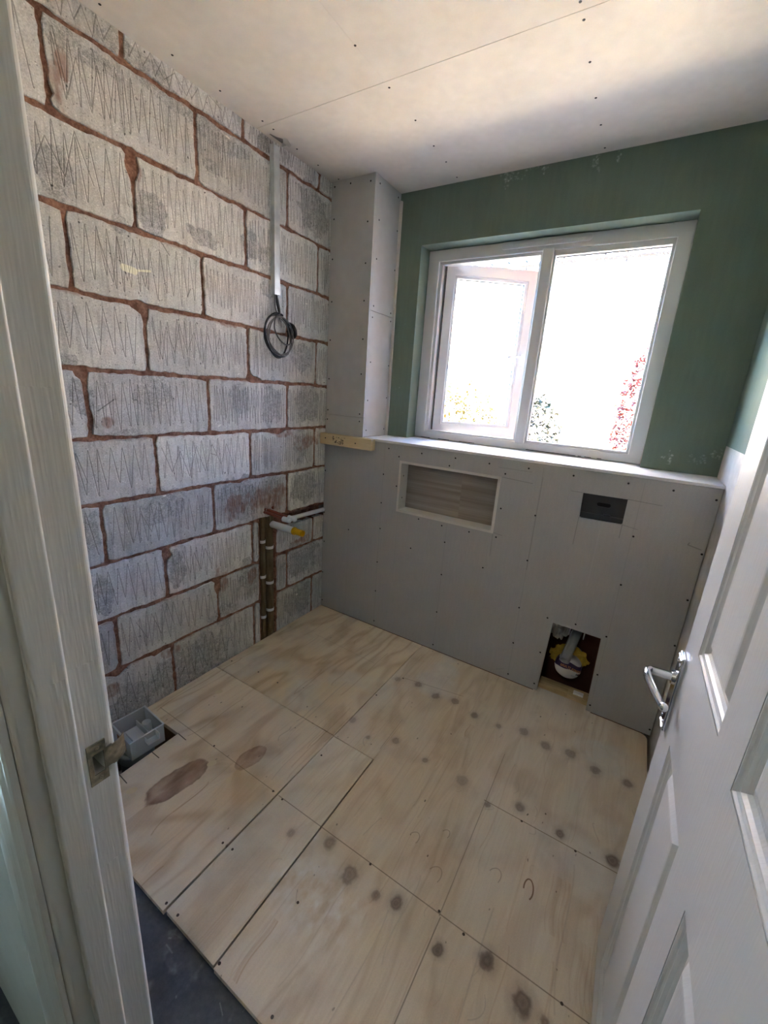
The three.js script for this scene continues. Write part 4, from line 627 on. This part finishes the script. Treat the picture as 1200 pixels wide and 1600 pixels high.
// ───────────────────────── outside ─────────────────────────
{
  const gy = -0.28;
  const roof = group('house_roof'); struct(roof); roof.userData.label = 'roof of the house over the room';
  const slope = new THREE.Shape(); slope.moveTo(-1.6, 2.60); slope.lineTo(4.2, 4.6); slope.lineTo(4.2, 4.8); slope.lineTo(-1.6, 2.70); slope.closePath();
  mesh('roof_slope', new THREE.ExtrudeGeometry(slope, { depth: 12, bevelEnabled: false }).rotateY(-Math.PI / 2).translate(6.5, 0, 0), std({ color: 0x6e5547, roughness: 0.9 }), roof);
  mesh('soffit', box(-5.5, 6.5, 2.56, 2.60, -1.6, -0.42), std({ color: 0x5a4a3c, roughness: 0.9 }), roof);
  const skin = rectShape(-0.1, 1.96, gy, 2.6), wh = new THREE.Path(); wh.moveTo(0.43, 1.10); wh.lineTo(0.43, 2.06); wh.lineTo(1.55, 2.06); wh.lineTo(1.55, 1.10); wh.closePath(); skin.holes.push(wh);
  struct(mesh('wall_outside', merge([new THREE.ExtrudeGeometry(skin, { depth: 0.03, bevelEnabled: false }).translate(0, 0, -0.4625), box(-5.5, -0.1, gy, 2.6, -0.43, -0.25), box(1.96, 6.5, gy, 2.6, -0.43, -0.25), box(-0.1, 1.96, 2.45, 2.6, -0.43, -0.25)]), std({ color: 0x5e3a2e, roughness: 0.95 })));
  struct(mesh('ground_path', box(-14, 16, gy - 0.1, gy, -2.9, -0.43), std({ map: speck([112, 108, 102], 26, 271), roughness: 0.95 })));
  struct(mesh('ground_gravel', box(-14, 16, gy - 0.12, gy - 0.01, -22, -2.9), std({ map: speck([218, 202, 172], 30, 281), roughness: 1 })));
  const ret = struct(group('wall_yard')); ret.userData.label = 'brick nib beside the window and low brick wall along the yard';
  mesh('brickwork', merge([box(1.68, 1.9, gy, 2.56, -1.4, -0.43), box(3.6, 3.8, gy, 1.45, -6, -0.43)]), std({ map: speck([96, 60, 50], 34, 285), roughness: 0.95 }), ret);
  // outbuilding across the yard: pale wall, gutter on brackets, tiled roof
  const ob = group('outbuilding', scene, [0, gy, -6]);
  tag(ob, 'pale outbuilding with a tiled roof and dark gutter seen through the window', 'building');
  const cream = std({ map: speck([150, 142, 128], 12, 291), roughness: 0.9 });
  mesh('wall', box(-9, 6, 0, 3.82, -0.4, -0.15), cream, ob);
  const gprof = new THREE.Shape(); gprof.absarc(0, 0, 0.055, Math.PI, Math.PI * 2, false); gprof.absarc(0, 0, 0.047, Math.PI * 2, Math.PI, true); gprof.closePath();
  mesh('gutter', new THREE.ExtrudeGeometry(gprof, { depth: 15, bevelEnabled: false, curveSegments: 8 }).rotateY(Math.PI / 2).translate(-9, 3.86, 0), std({ color: 0x1c1512, roughness: 0.6, side: THREE.DoubleSide }), ob);
  const tileGeo = (() => { const s = new THREE.Shape(); s.moveTo(-0.148, 0); s.quadraticCurveTo(-0.09, 0.05, -0.02, 0.012); s.lineTo(0.09, 0.012); s.quadraticCurveTo(0.12, 0.014, 0.148, 0.03); s.lineTo(0.148, 0.018); s.quadraticCurveTo(0.12, 0.0, 0.09, -0.002); s.lineTo(-0.02, -0.002); s.quadraticCurveTo(-0.09, 0.036, -0.148, -0.014); s.closePath(); return new THREE.ExtrudeGeometry(s, { depth: 0.4, bevelEnabled: false, curveSegments: 4 }).translate(0, 0, -0.4); })();
  const tm = [std({ color: 0xb59b7c, roughness: 0.9 }), std({ color: 0xa88c6c, roughness: 0.9 }), std({ color: 0xbfa55a, roughness: 0.9 })];
  for (let r = 0; r < 4; r++) for (let k = -14; k <= 8; k++) { const m = mesh('roof_tile', tileGeo, tm[(k * 7 + r * 3 + 70) % 5 === 0 ? 2 : (k + r + 40) % 2], ob); m.rotation.x = 0.55; m.position.set(0.05 + k * 0.3, 3.9 + r * 0.17, 0.04 - r * 0.275); }
  const br = std({ color: 0x2a2422, roughness: 0.7 });
  for (let k = -14; k <= 8; k++) mesh('bracket', merge([box(-0.012, 0.012, -0.085, 0.05, -0.07, -0.056), box(-0.016, 0.016, 0.03, 0.065, -0.065, 0.07)]), br, ob).position.set(0.2 + k * 0.3, 3.86, 0);
  // garden things seen as blurs through the obscure glass
  const leafBush = (name, label, x, z, h, w, col, seed, n = 900) => {
    const g = group(name, scene, [x, gy, z]); tag(g, label, 'shrub');
    const s = rngOf(seed), q = (a, b) => a + (b - a) * s(), lg = new THREE.CircleGeometry(0.05, 6).scale(0.6, 1, 1), ls = [];
    for (let i = 0; i < n; i++) { const a = q(0, 6.283), u = q(-1, 1), r = Math.cbrt(q(0.2, 1)), l = lg.clone(); l.rotateX(q(0, 3)); l.rotateY(q(0, 6)); l.translate(Math.cos(a) * Math.sqrt(1 - u * u) * r * w, h * 0.55 + u * r * h * 0.45, Math.sin(a) * Math.sqrt(1 - u * u) * r * w); ls.push(l); }
    mesh('foliage', merge(ls), std({ color: col, roughness: 0.8, side: THREE.DoubleSide }), g);
    mesh('stem', merge([cyl([0, 0, 0], [0.03, h * 0.6, 0], 0.03, 0.015, 8), cyl([0, 0.1, 0], [-0.15, h * 0.6, 0.05], 0.02, 0.01, 8)]), std({ color: 0x5b4a38, roughness: 0.9 }), g);
  };
  leafBush('yellow_shrub', 'yellow-green shrub seen low through the open casement', -1.05, -4.4, 1.9, 0.8, 0x5a4c06, 301, 2600);
  leafBush('green_shrub', 'dark green shrub seen low through the fixed pane beside the mullion', 0.28, -4.3, 1.75, 0.34, 0x2c2b0c, 302, 1100);
  leafBush('red_shrub', 'red-leaved shrub seen through the right side of the fixed pane', 1.62, -4.9, 2.7, 0.5, 0x5c1a0c, 303, 2200);
}

renderer.render(scene, camera);
